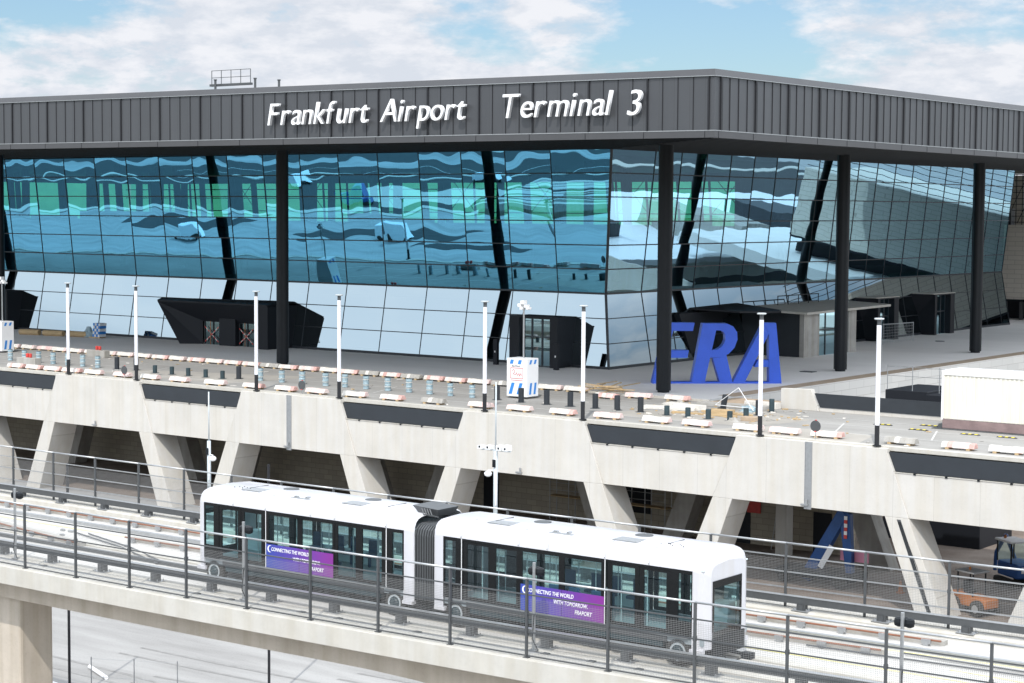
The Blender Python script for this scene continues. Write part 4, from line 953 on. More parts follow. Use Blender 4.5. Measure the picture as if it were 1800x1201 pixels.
# ================================================================== MASTS AND POLES ON THE GUIDEWAY
def mast(x, y, zt_, lab, arms=False, kink=True):
    e = empty('camera_mast', (x, y+cv(x), -1.3), lab, 'camera mast', 'pale masts on the far guideway edge'); h = zt_+1.3
    m_ = MB(); m_.tube((0, 0, 0), (0, 0, h*.62), .085, 10); m_.tube((0, 0, h*.62), (0, 0, h), .03, 8); m_.build('pole', M['pgalv'], e, smooth=True)
    m_ = MB(); m_.box(-.07, .07, -.13, -.09, h*.60-.5, h*.60-.2); m_.build('black_box', M['black'], e)
    d = MB(); d.lathe((.35 if not arms else -.3, -.1, h*.5), [(.05, .05), (.13, .0), (.16, -.05), (.14, -.13), (.06, -.18)][::-1], 12); d.tube((0, 0, h*.5+.1), (.35 if not arms else -.3, -.1, h*.5+.08), .025, 6); d.build('dome_camera', M['white'], e)
    d = MB(); d.path([(.1, -.1, h*.5-.1), (.14, -.12, h*.4), (.1, -.1, h*.32)], .025, 6); d.build('cable', M['white'], e)
    if arms:
        d = MB(); d.box(-.75, .75, -.04, .02, h*.62, h*.62+.05); d.build('crossarm', M['pgalv'], e)
        for xx, r_ in ((-.65, .2), (-.25, 0), (.3, .15), (.62, .35)):
            d = MB(); d.box(xx-.12, xx+.12, -.22, .08, h*.62+.055, h*.62+.055+.17+xx*.08); d.box(xx-.04, xx+.04, -.23, -.221, h*.62+.1, h*.62+.18, 1); d.build('camera', [M['white'], M['black']], e, rz=0)
mast(-61.4, 58.25, 4.5, 'thin pale mast with a dome camera just left of the train roof')
mast(-45.3, 58.25, 5.9, 'thin pale mast with camera crossarm above the train bellows', True)
def signal_pole(x, lab, src=None):
    e = empty('signal_pole', (x, 47.35+cv(x)*.8, -1.42), lab, 'signal pole', 'thin grey poles with black loudspeakers on the near guideway edge')
    m_ = MB(); m_.tube((0, 0, 0), (0, 0, 2.85), .055, 10); m_.box(-.14, .14, -.1, .1, 0, .03); m_.build('pole', M['galv'], e)
    for s, dy in ((-.16, .12), (.16, .12), (0, .2)):
        d = MB(); d.lathe((s, dy, 2.55), [(.05, .14), (.13, .10), (.15, .0), (.13, -.10), (.05, -.14)][::-1], 12); d.build('loudspeaker', M['black'], e)
    d = MB(); d.path([(.05, -.05, 1.2), (.03, -.12, .4), (.25, -.1, .05)], .018, 5); d.build('cable', M['black'], e)
signal_pole(-61.1, 'grey pole with black loudspeakers at the far left of the guideway')
signal_pole(-48.25, 'grey pole with black loudspeakers before the doors of the rear car')
signal_pole(-35.45, 'grey pole with black loudspeakers before the banner of the front car')
signal_pole(-22.9, 'grey pole with black loudspeakers near the right edge of the photo')

# ================================================================== LAMPS ON THE ROAD EDGE
lx = [(-112.75, 'first lamp post from the left, before the glass facade'), (-105.1, 'second lamp post from the left, right of the leftmost one'), (-92.75, 'lamp post in front of the black entrance porch'),
      (-84.98, 'lamp post between the black porch and the camera tower box'), (-72.6, 'lamp post just left of the white camera tower box'), (-65.05, 'lamp post left of the big column and the blue letters'),
      (-52.8, 'lamp post crossing the blue letter A'), (-45.55, 'rightmost lamp post, left of the white container'), (-132.7, 'lamp post beyond the left edge of the photo'), (-33, 'lamp post beyond the right edge of the photo')]
src = empty('lamp_post', (lx[0][0], 92.5, .06), lx[0][1], 'lamp post', 'white lamp posts along the road edge')
m_ = MB(); m_.tube((0, 0, 0), (0, 0, 1.12), .13, 14); m_.lathe((0, 0, 0), [(.24, 0), (.24, .04)], 14); m_.build('black_base', M['seam'], src, smooth=False)
m_ = MB(); m_.tube((0, 0, 1.12), (0, 0, 6.55), .125, 16); m_.build('light_tube', M['lampw'], src, smooth=False)
m_ = MB(); m_.tube((0, 0, 6.55), (0, 0, 6.85), .115, 12); m_.build('neck', M['galvd'], src)
m_ = MB(); m_.lathe((0, 0, 6.85), [(.22, 0), (.27, .03), (.27, .06), (.24, .09)], 20); m_.build('cap', M['pgalv'], src)
for x, lab in lx[1:]: dup(src, (x, 92.5, .06), label=lab)

# ================================================================== BARRIERS, BOLLARDS
def barrier_src(name, mats, seed):
    rnd = random.Random(seed); e = empty(name, (0, 0, 0))
    mb = MB(); n = 6
    for k in range(n):
        a, b = -0.95+1.9*k/n, -0.95+1.9*(k+1)/n
        ta = .28+rnd.uniform(-.015, .015)
        mb.hexa([(a, -.30, .11), (b, -.30, .11), (b, .30, .11), (a, .30, .11), (a, -.14, .11+ta), (b, -.14, .11+ta), (b, .14, .11+ta), (a, .14, .11+ta)], mats[1][k])
    mb.build('kerb_block', mats[0], e, bevel=.02)
    w = MB(); w.box(-.7, -.5, -.30, .30, 0, .105); w.build('timber_pad', M['wood'], e)
    w = MB(); w.box(.5, .7, -.30, .30, 0, .105); w.build('timber_pad', M['wood'], e)
    return e
BM = [M['redw'], M['wht'], M['redf'], M['conc2']]
srcs = [barrier_src('kerb_barrier', (BM, [0, 0, 1, 0, 0, 0]), 1), barrier_src('kerb_barrier', (BM, [1, 1, 1, 1, 1, 0]), 2), barrier_src('kerb_barrier', (BM, [1, 2, 1, 0, 0, 2]), 3), barrier_src('kerb_barrier', (BM, [1, 0, 1, 1, 0, 2]), 4), barrier_src('kerb_barrier', (BM, [3, 3, 1, 3, 3, 3]), 5)]
desc = ['faded pink and white kerb barrier', 'dirty white kerb barrier', 'bright red and white kerb barrier', 'white kerb barrier with a red end', 'worn grey kerb barrier']
used = set()
def put_barrier(k, x, y, rz, lab, grp):
    s = srcs[k]
    if k not in used: used.add(k); o = s; o.location = (x, y, 0); o.rotation_euler.z = rz
    else: o = dup(s, (x, y, 0), rz)
    tag(o, lab, 'barrier', grp); o['group'] = grp
far = [-137, -134.9, -132.4, -130.0, -127.6, -125.2]; x = -137.5; i = 0; rnd = random.Random(4)
pat = [1, 1, 0, 1, 1, 3, 1, 1, 1, 3, 1, 2, 1, 3, 3, 4, 3, 3, 1, 3, 4, 2, 4, 2, 3, 1, 4, 0, 1, 1, 1]
x = -137.6
while x < -75:
    k = pat[i % len(pat)]; put_barrier(k, x, 106.85+rnd.uniform(-.1, .1), R(rnd.uniform(-5, 5)), desc[k]+', '+ORD[i % 30]+' from the left in the plaza row', 'kerb barriers in the row along the plaza')
    x += 2.12+rnd.uniform(-.04, .08); i += 1
put_barrier(0, -69.9, 106.0, R(9), 'faded pink barrier left of the big column foot', 'kerb barriers by the column'); put_barrier(2, -71.4, 104.4, R(-6), 'bright red and white barrier lying before the big column', 'kerb barriers by the column')
put_barrier(3, -67.0, 106.3, R(-3), 'white barrier with a red end just right of the big column foot', 'kerb barriers by the column')
near = [(-120.3, 0, 2), (-118.1, 0, 2), (-115.9, 0, 2), (-113.7, 0, 2), (-111.2, 0, 1), (-108.0, 0, 0), (-105.0, 0, 1), (-101.9, 0, 0), (-98.2, 0, 1), (-94.4, 0, 3), (-91.3, 0, 3), (-88.4, 0, 0), (-84.9, 0, 1), (-81.6, 0, 3), (-78.1, 0, 4), (-74.2, 0, 0),
        (-71.1, 0, 0), (-67.75, 0, 3), (-64.4, 0, 0), (-60.9, 0, 1), (-58.1, 0, 0), (-54.6, 0, 1), (-52.2, 0, 0), (-49.5, 0, 3), (-45.0, 0, 4), (-41.6, 0, 2), (-38.9, 0, 1)]
for i, (x, _, k) in enumerate(near):
    y = 93.6+.75*min(1, max(0, (x+120)/60))
    put_barrier(k if k != 2 or i < 1 or x > -45 else 3, x, y, R(rnd.uniform(-5, 5)), desc[k if k != 2 or i < 1 or x > -45 else 3]+', '+ORD[i]+' from the left by the road edge', 'kerb barriers along the road edge')
# bollards
def bsrc(name, h, r, m_, wrap, lab, grp):
    e = empty(name, (0, 0, 0), lab, 'bollard', grp); mb = MB(); mb.lathe((0, 0, 0), [(r, 0), (r, h-.02), (r-.02, h)], 16); mb.build('tube', m_, e)
    if wrap:
        mb = MB(); rr = random.Random(9); pr = []
        for k in range(15): pr.append((r+.015+rr.uniform(0, .05), .02+k*(h-.04)/14))
        mb.lathe((0, 0, 0), pr, 14); mb.build('foil_wrap', M['wrap'], e)
        mb = MB()
        for z in (h*.3, h*.7): mb.lathe((0, 0, z), [(r+.07, 0), (r+.07, .035)], 14)
        mb.build('tape_band', M['wht'], e)
    else: mb = MB(); mb.lathe((0, 0, 0), [(r+.16, 0), (r+.16, .012)], 16); mb.build('base_ring', M['galvd'], e)
    return e
bw_ = bsrc('wrapped_bollard', .95, .17, M['panel'], True, '', ''); bd_ = bsrc('bollard', .95, .19, M['panel'], False, '', ''); bs_ = bsrc('short_bollard', .60, .17, M['skirt'], False, '', '')
def put(srcl, pos, nm, grp, extra):
    for i, (x, y, s) in enumerate(pos):
        o = srcl if i == 0 and not srcl.get('used') else dup(srcl, (x, y, 0)); 
        if i == 0 and not srcl.get('used'): srcl['used'] = 1
        if 'used' in o and o is not srcl: del o['used']
        o.location = (x, y, .0); o.rotation_euler.z = rnd.uniform(0, 6); o.scale = (1, 1, s)
        tag(o, nm+', '+ORD[i]+' from the left '+extra, 'bollard', grp)
put(bw_, [(-126.8+1.82*i, 98.0, 1) for i in range(7)], 'foil-wrapped bollard', 'foil-wrapped bollards on the left', 'left of the first black ones')
put(bd_, [(-113.9, 98.25, 1), (-111.95, 98.5, 1), (-100.6, 98.5, 1)], 'plain black bollard', 'black bollards on the left', 'near the first two lamp posts')
put(bs_, [(-109.0, 97.8, 1), (-107.1, 97.8, 1), (-105.3, 97.8, 1), (-103.4, 97.8, 1), (-101.6, 97.8, 1)], 'short grey bollard', 'short bollards on the left', 'between the second and third lamp posts')
p_ = dup(bw_, (0, 0, 0)); p_['used'] = 0; del p_['used']
first = [(-98.35, 98.5), (-96.2, 98.55), (-94.2, 98.6), (-91.9, 98.6), (-90.2, 98.8), (-88.2, 98.8), (-86.2, 98.85), (-84.3, 98.9), (-82.4, 98.85), (-80.6, 98.9), (-78.7, 98.9)]
bpy.data.objects.remove(p_, do_unlink=True) if False else None
for ch in [p_]: 
    p_.location = (-98.35, 98.5, 0); tag(p_, 'crumpled foil-wrapped bollard, first from the left after the third lamp post', 'bollard', 'foil-wrapped bollards in the middle')
for i, (x, y) in enumerate(first[1:]): tag(dup(bw_, (x, y, 0), rnd.uniform(0, 6), sc=(rnd.uniform(.94, 1.08), rnd.uniform(.94, 1.08), rnd.uniform(.93, 1.05))), 'crumpled foil-wrapped bollard, '+ORD[i+1]+' from the left after the third lamp post', 'bollard', 'foil-wrapped bollards in the middle')
for o in SC.objects:
    if 'used' in o.keys(): del o['used']
for i, (x, y) in enumerate([(-76.6, 98.95), (-74.4, 98.7), (-72.3, 98.7), (-70.4, 98.7), (-68.5, 98.8), (-66.8, 98.8), (-65.05, 98.85)]): tag(dup(bd_, (x, y, 0)), 'plain black bollard, '+ORD[i]+' from the left before the big column', 'bollard', 'black bollards before the big column')
for i, (x, y) in enumerate([(-62.8, 98.4), (-61.2, 98.3), (-59.7, 98.25), (-58.15, 98.2), (-58.3, 100.4)]): tag(dup(bs_, (x, y, 0)), 'short grey bollard, '+ORD[i]+' from the left on the pale screed', 'bollard', 'short bollards on the pale screed')
tag(dup(bd_, (-58.4, 102.1, 0)), 'black bollard hidden by the lamp post at the letter A', 'bollard'); tag(dup(bs_, (-58.7, 104.3, 0), sc=(1, 1, 1.4)), 'grey-blue bollard beside the pale parapet end block', 'bollard')
tb_ = dup(bd_, (-62.0, 103.8, 0)); tb_.rotation_euler = (0, R(12), 0); tag(tb_, 'tilted black bollard in the rubble before the blue letters', 'bollard')
for o in (tb_,):
    if 'group' in o: del o['group']

# round signs seen from behind
def round_sign(x, h, lab):
    e = empty('round_sign', (x, 92.95, .0), lab, 'road sign', 'round road signs seen from behind')
    mb = MB(); mb.tube((0, 0, 0), (0, 0, h), .03, 8); mb.build('post', M['galv'], e)
    mb = MB(); mb.lathe((0, -.06, h-.3), [(.32, 0), (.32, .03)], 24, ax='Y'); mb.build('disc', M['galvd'], e)
    mb = MB(); mb.box(-.05, .05, -.03, .03, h-.01, h+.05); mb.box(-.05, .05, -.10, -.065, h-.62, h-.57); mb.build('red_clip', M['red'], e)
round_sign(-106.9, .95, 'grey back of a round sign near the second lamp post'); round_sign(-88.8, .95, 'grey back of a round sign right of the third lamp post'); round_sign(-49.5, 1.1, 'grey back of a round sign near the right, before the long parapet')
# concrete blocks with red lights
for x, y, lab in ((-124.1, 105.0, 'pale concrete block with red lamps beside the far barrier row'), (-121.9, 96.0, 'pale concrete block with red lamps beside the near barrier row')):
    e = empty('concrete_block', (x, y, 0), lab, 'concrete block', 'concrete blocks with red lamps'); mb = MB(); mb.box(-1.15, 1.15, -.3, .3, 0, .62); mb.build('block', M['conc2'], e, bevel=.03)
    for dx in (-.15, .22): mb = MB(); mb.lathe((dx, 0, .62), [(.10, 0), (.10, .04), (.13, .06), (.13, .3), (.08, .33)], 12); mb.build('warning_lamp', M['red'], e)
# surveillance tower boxes
def tower(x, y, lab, rz=0):
    e = empty('camera_tower', (x, y, .12), lab, 'camera tower', 'white mobile camera towers', rz=rz)
    mb = MB(); mb.box(-.85, .85, -.65, .65, .02, 2.6); mb.build('box', M['white'], e, bevel=.02)
    mb = MB()
    for z0, z1 in ((.18, .95), (2.22, 2.5)):
        for xx in (-.55, .12): s = .16; mb = MB(); mb.prism([(xx-s*(z1-z0), -.655, z0), (xx+.26-s*(z1-z0), -.655, z0), (xx+.26+s*(z1-z0), -.655, z1), (xx+s*(z1-z0), -.655, z1)], (0, -.006, 0)); mb.build('blue_stripe', M['bluestripe'], e)
        for yy in (-.4, .1): mb = MB(); mb.prism([(.855, yy, z0), (.855, yy+.22, z0), (.855, yy+.34, z1), (.855, yy+.12, z1)], (.006, 0, 0)); mb.build('blue_stripe', M['bluestripe'], e)
    for z0, z1 in ((.18, .95), (2.22, 2.5)):
        for yy in (-.4, .1): mb = MB(); mb.prism([(-.855, yy, z0), (-.855, yy+.22, z0), (-.855, yy+.34, z1), (-.855, yy+.12, z1)], (-.006, 0, 0)); mb.build('blue_stripe', M['bluestripe'], e)

    mb = MB(); y_ = -.66
    for a, b in (((-.52, 1.25), (.52, 1.25)), ((.52, 1.25), (.52, 1.95)), ((.52, 1.95), (-.52, 1.95)), ((-.52, 1.95), (-.52, 1.25)), ((-.5, 1.12), (.5, 1.12))): mb.tube((a[0], y_, a[1]), (b[0], y_, b[1]), .016, 4)
    mb.path([(-.4, y_, 1.75), (-.25, y_, 1.85), (-.15, y_, 1.7), (-.3, y_, 1.55), (-.1, y_, 1.5), (0, y_, 1.65), (.05, y_, 1.45), (.2, y_, 1.6), (.22, y_, 1.4), (.36, y_, 1.62), (.4, y_, 1.42)], .016, 4)
    mb.build('red_drawing', M['red'], e)
    t = text_mesh('lettering', 'BauWatch', .17, .006, M['galvd'], e, 1, .1); t.rotation_euler.x = R(90); t.location = (-.42, -.66, 2.03)
    mb = MB(); mb.tube((0, .1, 2.6), (0, .1, 6.0), .06, 8); mb.build('mast', M['galv'], e)
    mb = MB(); mb.path([(-.5, 0, 2.6), (-.03, .1, 5.9)], .008, 4); mb.path([(-.75, 0, 2.6), (-.03, .1, 5.9)], .008, 4); mb.build('stay_cable', M['black'], e)
    for dx, dz, s in ((-.26, 6.15, .15), (.26, 6.1, .13), (0, 6.35, .17), (.42, 5.95, .11), (-.1, 5.95, .13)): mb = MB(); mb.box(dx-s, dx+s*.8, -.12, .3, dz-s*.8, dz+s*.8); mb.build('camera', M['white'], e, bevel=.04)
tower(-76.1, 101.1, 'white camera tower box with blue stripes before the glass entrance portal')
tower(-134.7, 103.2, 'white camera tower box with blue stripes at the left edge')

# FRA letters
def fra():
    e = empty('blue_letters', (-74.6, 114.9, .1), 'giant royal blue letters FRA on a plinth between two black columns', 'letters', rz=math.atan2(6.3, 7.1))
    D = .9; H_ = 4.28; sh = .33
    def P2(pts): return [(x+sh*(z-.18)*.55, 0, z) for x, z in pts]
    def ext(name, polys, offs=0):
        mb = MB()
        for p in polys: mb.prism([(x+offs, 0, z) for x, z in p], (0, D, 0))
        mb.build(name, M['blue'], e)
    K = 9.55/225.0          # metres per photo pixel; px offsets from x=1150, heights above y=677
    def q(pts): return [((x-1150)*K, (677-y)*4.45/106) for x, y in pts]
    # F
    ext('letter', [q([(1150, 674), (1164, 674), (1188, 571), (1172, 571)]), q([(1188.05, 571), (1184.7, 585), (1219, 585), (1222, 571)]), q([(1176.2, 619), (1173.2, 632), (1210, 632), (1212.5, 619)])])
    # R : stem, bowl as ring segments, leg
    stem = q([(1218, 674), (1241, 674), (1262, 572), (1236, 572)])
    bowl_o = q([(1262.05, 572), (1278, 572), (1289, 577), (1296, 587), (1297, 600), (1292, 614), (1282, 625), (1268, 631), (1249.8, 631.5)])
    bowl_i = q([(1259.6, 584), (1266, 584), (1272, 586), (1275.5, 592), (1276, 600), (1273, 608), (1267.5, 614.5), (1261, 618), (1252.6, 618.5)])
    segs = [[bowl_o[i], bowl_o[i+1], bowl_i[i+1], bowl_i[i]] for i in range(len(bowl_o)-1)]
    leg = q([(1267, 631.2), (1278, 627), (1289, 674), (1267, 674), (1254.5, 633), (1254.5, 631.7)])
    ext('letter', [stem]+segs+[leg])
    ext('letter', [q([(1290.5, 674), (1311, 674), (1351.5, 590), (1342, 571.5)]), q([(1342.05, 571), (1364, 571), (1375, 674), (1353.5, 674), (1351.8, 590.3)]), q([(1327.2, 648), (1352.4, 648), (1352.0, 636), (1333, 636)])])
    mb = MB(); mb.box(0, 9.55, -.02, D+.02, 0, .12); mb.build('plinth', M['blue'], e)
fra()

# white container at right
e = empty('site_container', (-46.5, 102.9, .0), 'cream corrugated site container on a mauve-wrapped base at right', 'container')
mb = MB(); n = 90; xe = 12.2
for k in range(n):
    a = xe*k/n; b = xe*(k+1)/n; d = .035 if k % 2 else 0
    mb.face([(a, d, .62), (b, d, .62), (b, d, 3.25), (a, d, 3.25)])
    if k: mb.face([(a, 0, .62), (a, .035, .62), (a, .035, 3.25), (a, 0, 3.25)])
mb.box(0, xe, .04, 2.5, .6, 3.26); mb.build('corrugated_wall', M['cream'], e)
mb = MB(); mb.box(-.04, xe, -.05, .03, 3.2, 3.38); mb.box(-.05, .06, -.05, .06, .55, 3.2); mb.box(-.06, xe, -.06, 2.5, 3.381, 3.46); mb.build('frame', M['white'], e)
mb = MB(); mb.box(.02, xe, .0, .06, .06, .58); mb.build('tarpaulin', M['tarp'], e)
mb = MB(); mb.box(-.5, xe, -.35, .3, 0, .05); mb.tube((-.12, .0, .15), (-.12, .35, .15), .14, 10); mb.build('drawbar', M['galvd'], e)
# black plant housings behind the parapet
e = empty('plant_housing', (-54, 114, -9), 'black plant housing with steel rail behind the dark parapet panel', 'plant housing')
mb = MB(); mb.box(-1.6, 1.4, 0, 5, 0, 9.95); mb.box(1.45, 5.4, -.3, 5, 0, 9.8); mb.build('housing', M['blackm'], e, bevel=.03)
mb = MB()
for x in (-1.5, .3, 2.2, 4): mb.tube((x, .1, 9.9), (x, .1, 11.6), .03, 6)
mb.tube((-1.5, .1, 10.9), (5.3, .1, 10.9), .02, 6); mb.tube((-1.5, .1, 11.5), (5.3, .1, 11.5), .02, 6); mb.build('rail', M['galv'], e)

# material piles
for i, (x, y) in enumerate(((-149.6, 118.0), (-146.6, 118.5), (-143.9, 119.2))):
    mb = MB(); mb.tube((-1.2, 0, .28), (1.2, 0, .28), .28, 14); o = mb.build('insulation_roll', M['wood'], loc=(x, y, .1), rz=R(12)); tag(o, 'tan insulation roll on the plaza, '+ORD[i]+' from the left by the facade foot', 'roll', 'rolls lying on the plaza')
e = empty('wrapped_pallet', (-141.6, 119.6, .1), 'pallet of blue and white bags under crumpled clear film', 'pallet')
mb = MB()
for k in range(3): mb.box(-.6, .9, -.4+k*.35, -.3+k*.35, 0, .12)
mb.build('pallet', M['wood'], e)
mb = MB()
for a in range(4):
    for c in range(5): mb.box(-.1+a*.26+c*.03, .13+a*.26+c*.03, -.4, .4, .13+c*.27, .37+c*.27, (a+c) % 2)
mb.build('bag', [M['bluestripe'], M['white']], e)
mb = MB(); rr = random.Random(3); P = []
for k in range(5):
    for j in range(10): a = j*R(36); P.append((-1.1+(.75-.13*k)*math.cos(a)*rr.uniform(.75, 1.1), (.5-.08*k)*math.sin(a)*rr.uniform(.8, 1.1), .05+k*.25))
mb.solid(P, [(k*10+j, k*10+(j+1) % 10, (k+1)*10+(j+1) % 10, (k+1)*10+j) for k in range(4) for j in range(10)]+[tuple(range(40, 50))]); mb.build('plastic_film', M['wrap'], e)
e = empty('timber_pallet_stack', (-73.6, 107.6, .12), 'loose stack of pale timber battens left of the big column', 'timber')
rr = random.Random(5)
for k in range(13):
    mb = MB(); mb.box(-1.6, 1.6, -.05, .05, -.03, .03); o = mb.build('batten', M['wood'], e); o.location = (rr.uniform(-1.2, 1.2), rr.uniform(-1.4, 1.4), .10+k*.035); o.rotation_euler = (R(rr.uniform(-4, 4)), R(rr.uniform(-5, 7)), R(rr.choice((8, 12, 95, 100))+rr.uniform(-8, 8)))
# rubble area
def board(x, y, w, d, h, rz, m_, name, lab, cat, grp=None):
    mb = MB(); mb.box(-w/2, w/2, -d/2, d/2, 0, h); o = mb.build(name, m_, loc=(x, y, .012), rz=R(rz), bevel=.01); tag(o, lab, cat, grp)
board(-64.6, 101.6, 3.6, 1.1, .16, 14, M['wht'], 'white_panel', 'dirty white panel lying left on the screed before the column', 'panel')
board(-64.0, 102.4, 3.0, .8, .30, -10, M['wht'], 'white_panel', 'dirty white panel lying on top of another by the column', 'panel')
board(-61.0, 99.9, 4.6, .2, .12, 2, M['wood'], 'timber_beam', 'long timber beam behind the short bollards', 'timber')
board(-60.2, 101.3, 3.8, .2, .12, -4, M['wood'], 'timber_beam', 'timber beam further back in the rubble', 'timber')
board(-60.3, 101.0, 1.3, .8, .3, 10, M['wood'], 'wooden_crate', 'small wooden crate between the short bollards', 'crate')
board(-57.2, 99.0, 1.0, .6, .25, 4, M['tan_sun'], 'clay_block', 'brown block lying left of the lamp post at letter A', 'block')
board(-62.0, 105.2, 5.0, .9, .22, 3, M['conc2'], 'concrete_slab', 'grey concrete slab below the blue letters', 'slab')
board(-60.4, 106.1, 2.4, .6, .4, -3, M['wht'], 'plaster_board', 'whitish board leaning near the parapet end block', 'board')
for i, (x, y, s) in enumerate(((-59.9, 103.6, .9), (-64.9, 103.1, .7), (-57.8, 97.9, .5))):
    mb = MB(); rr = random.Random(i+20); P = []
    for k in range(4):
        for j in range(9): a = j*R(40); P.append(((s-.2*s*k)*math.cos(a)*rr.uniform(.6, 1.15), (s*.6-.12*s*k)*math.sin(a)*rr.uniform(.6, 1.15), k*.16*s*rr.uniform(.6, 1.3)))
    mb.solid(P, [(k*9+j, k*9+(j+1) % 9, (k+1)*9+(j+1) % 9, (k+1)*9+j) for k in range(3) for j in range(9)]+[tuple(range(27, 36))])
    tag(mb.build('rubble_heap', M['wrap'] if i == 0 else M['conc2'], loc=(x, y, .01)), ('crumpled blue-grey sheet in the rubble below the letters', 'small grey rubble heap beside the white panels', 'small rubble heap at the foot of a short bollard')[i], 'rubble')
e = empty('steel_tripod', (-60.6, 103.2, .02), 'thin white metal rods standing crosswise in the rubble', 'rods')
mb = MB(); mb.tube((-1.6, 0, .3), (.1, 0, 1.5), .025, 5); mb.tube((.1, 0, 1.5), (1.2, 0, .1), .025, 5); mb.tube((-1.6, 0, .3), (1.2, 0, .25), .02, 5); mb.build('rod', M['white'], e)
g = MB(); rr = random.Random(31)
for i in range(170):
    x, y = (rr.uniform(-67, -55), rr.uniform(97.5, 106.3)) if i < 120 else (rr.uniform(-130, -40), rr.uniform(93.5, 106)); a, b, h = rr.uniform(.03, .22), rr.uniform(.03, .09), rr.uniform(.02, .07)
    t = rr.uniform(0, 3.1); c, q = math.cos(t), math.sin(t)
    g.hexa([(x+u*c-v*q, y+u*q+v*c, z) for z in (.012, .012+h) for u, v in ((-a, -b), (a, -b), (a, b), (-a, b))], rr.choice((0, 1, 2)))
tag(g.build('site_debris', [M['conc2'], M['wood'], M['wht']]), 'small stones and timber offcuts strewn over the road', 'debris', kind='stuff')
# speed bumps
for i, (x, y) in enumerate([tuple(p) for p in ((-50.0, 102.3), (-47.6, 103.6), (-47.2, 101.2), (-43.9, 101.0), (-41.7, 101.0))]):
    e = empty('speed_bump', (x, y, .0), 'black and yellow speed bump, '+ORD[i]+' from the left in front of the container', 'speed bump', 'speed bumps on the road')
    mb = MB(); mb.hexa([(-.6, -.15, .0), (.6, -.15, 0), (.6, .15, 0), (-.6, .15, 0), (-.52, -.07, .06), (.52, -.07, .06), (.52, .07, .06), (-.52, .07, .06)]); mb.build('rubber_base', M['rubber'], e)
    for k in (-.38, 0, .38): mb = MB(); mb.box(k-.09, k+.09, -.10, .10, .045, .066); mb.build('yellow_stud', M['yellow'], e)
# manhole covers & small cones on the plaza
for i, (x, y, lab) in enumerate(((-70.8, 131.5, 'square manhole cover open on the plaza left of a column'), (-77.9, 171.5, 'black lid lying on the plaza before the right portals'), (-88.6, 117.5, 'round black lid on the plaza by the glass entrance'))):
    mb = MB(); mb.box(-.55, .55, -.4, .4, 0, .05) if i < 1 else mb.lathe((0, 0, 0), [(.45, 0), (.45, .05)], 14); tag(mb.build('manhole_cover', M['galvd'], loc=(x, y, .101)), lab, 'manhole cover')
for i, (x, y, lab) in enumerate(((-93.5, 120.6, 'slim black access post left of the glass entrance portal'), (-86.7, 119.6, 'slim black access post right of the glass entrance portal'), (-81.9, 166.3, 'slim black access post by the right entrance portals'))):
    e = empty('access_post', (x, y, .1), lab, 'access post', 'slim black access posts'); mb = MB(); mb.box(-.2, .2, -.15, .15, 0, 2.1); mb.build('pillar', M['blackm'], e, bevel=.02); mb = MB(); mb.box(-.05, .05, -.165, -.151, 1.0, 1.15); mb.build('button', M['white'], e)

# ================================================================== MACHINES IN THE SHADED YARD
e = empty('telescopic_crane', (-50.6, 97.5, -9), 'blue telescopic boom lift folded under the road at right', 'boom lift')
mb = MB(); mb.prism([(-2.3, 0, 0.2), (-1.6, 0, 0.0), (.75, 0, 4.1), (.3, 0, 4.6)], (0, .5, 0)); mb.prism([(.2, .05, 4.55), (.95, .05, 4.2), (1.15, .05, .6), (.75, .05, .6)], (0, .4, 0)); mb.build('boom', M['bluep'], e, bevel=.02)
mb = MB()
for k in range(6): mb.box(.62, .82, -.02, .0, 2.8+k*.22, 2.8+k*.22+.22, k % 2)
mb.build('warning_strip', [M['red'], M['white']], e)
mb = MB(); mb.prism([(-1.05, -.01, 1.0), (-.75, -.01, .85), (.05, -.01, 2.2), (-.3, -.01, 2.35)], (0, .008, 0)); mb.build('white_plate', M['white'], e)
mb = MB(); mb.box(-3.4, 1.6, -.9, 1.2, .4, .8); mb.build('chassis', M['black'], e, bevel=.05)
for xx in (-2.7, .9): mb = MB(); mb.lathe((xx, -1.05, .45), [(.2, 0), (.45, 0), (.45, .3), (.2, .3)], 20, ax='Y'); mb.build('wheel', M['rubber'], e)
mb = MB(); mb.box(.1, 1.9, .6, .7, 1.4, 2.0); mb.build('pink_board', M['pink'], e)
def loader(x, y, rz, lab, body, cabc):
    e = empty('mini_loader', (x, y, -8.98), lab, 'wheel loader', rz=rz)
    mb = MB(); mb.hexa([(-1.3, -.55, .45), (1.3, -.55, .45), (1.3, .55, .45), (-1.3, .55, .45), (-1.2, -.5, 1.15), (1.35, -.5, .95), (1.35, .5, .95), (-1.2, .5, 1.15)]); mb.build('body', body, e, bevel=.06)
    for xx in (-.85, .85):
        for yy in (-.8, .5): mb = MB(); mb.lathe((xx, yy, .45), [(.2, 0), (.4, 0), (.45, .05), (.45, .25), (.4, .3), (.2, .3)], 22, ax='Y'); w_ = mb.build('wheel', M['rubber'], e); r_ = MB(); r_.lathe((xx, yy-.01, .45), [(.1, 0), (.22, 0), (.22, .31), (.1, .31)], 16, ax='Y'); r_.build('rim', cabc, w_)
    mb = MB()
    for xx in (-.75, .35):
        for yy in (-.5, .45): mb.box(xx, xx+.06, yy, yy+.06, 1.0, 2.25)
    mb.build('cab_frame', M['black'], e); mb = MB(); mb.box(-.85, .55, -.6, .6, 2.25, 2.35); mb.build('cab_roof', cabc, e, bevel=.03)
    mb = MB(); mb.box(-.5, 0, -.25, .25, 1.1, 1.25); mb.box(-.55, -.4, -.25, .25, 1.25, 1.75); mb.build('seat', M['black'], e)
    mb = MB(); mb.lathe((-.3, 0, 2.35), [(.07, 0), (.07, .1), (.03, .15)], 10); mb.build('beacon', M['orange'], e)
    return e
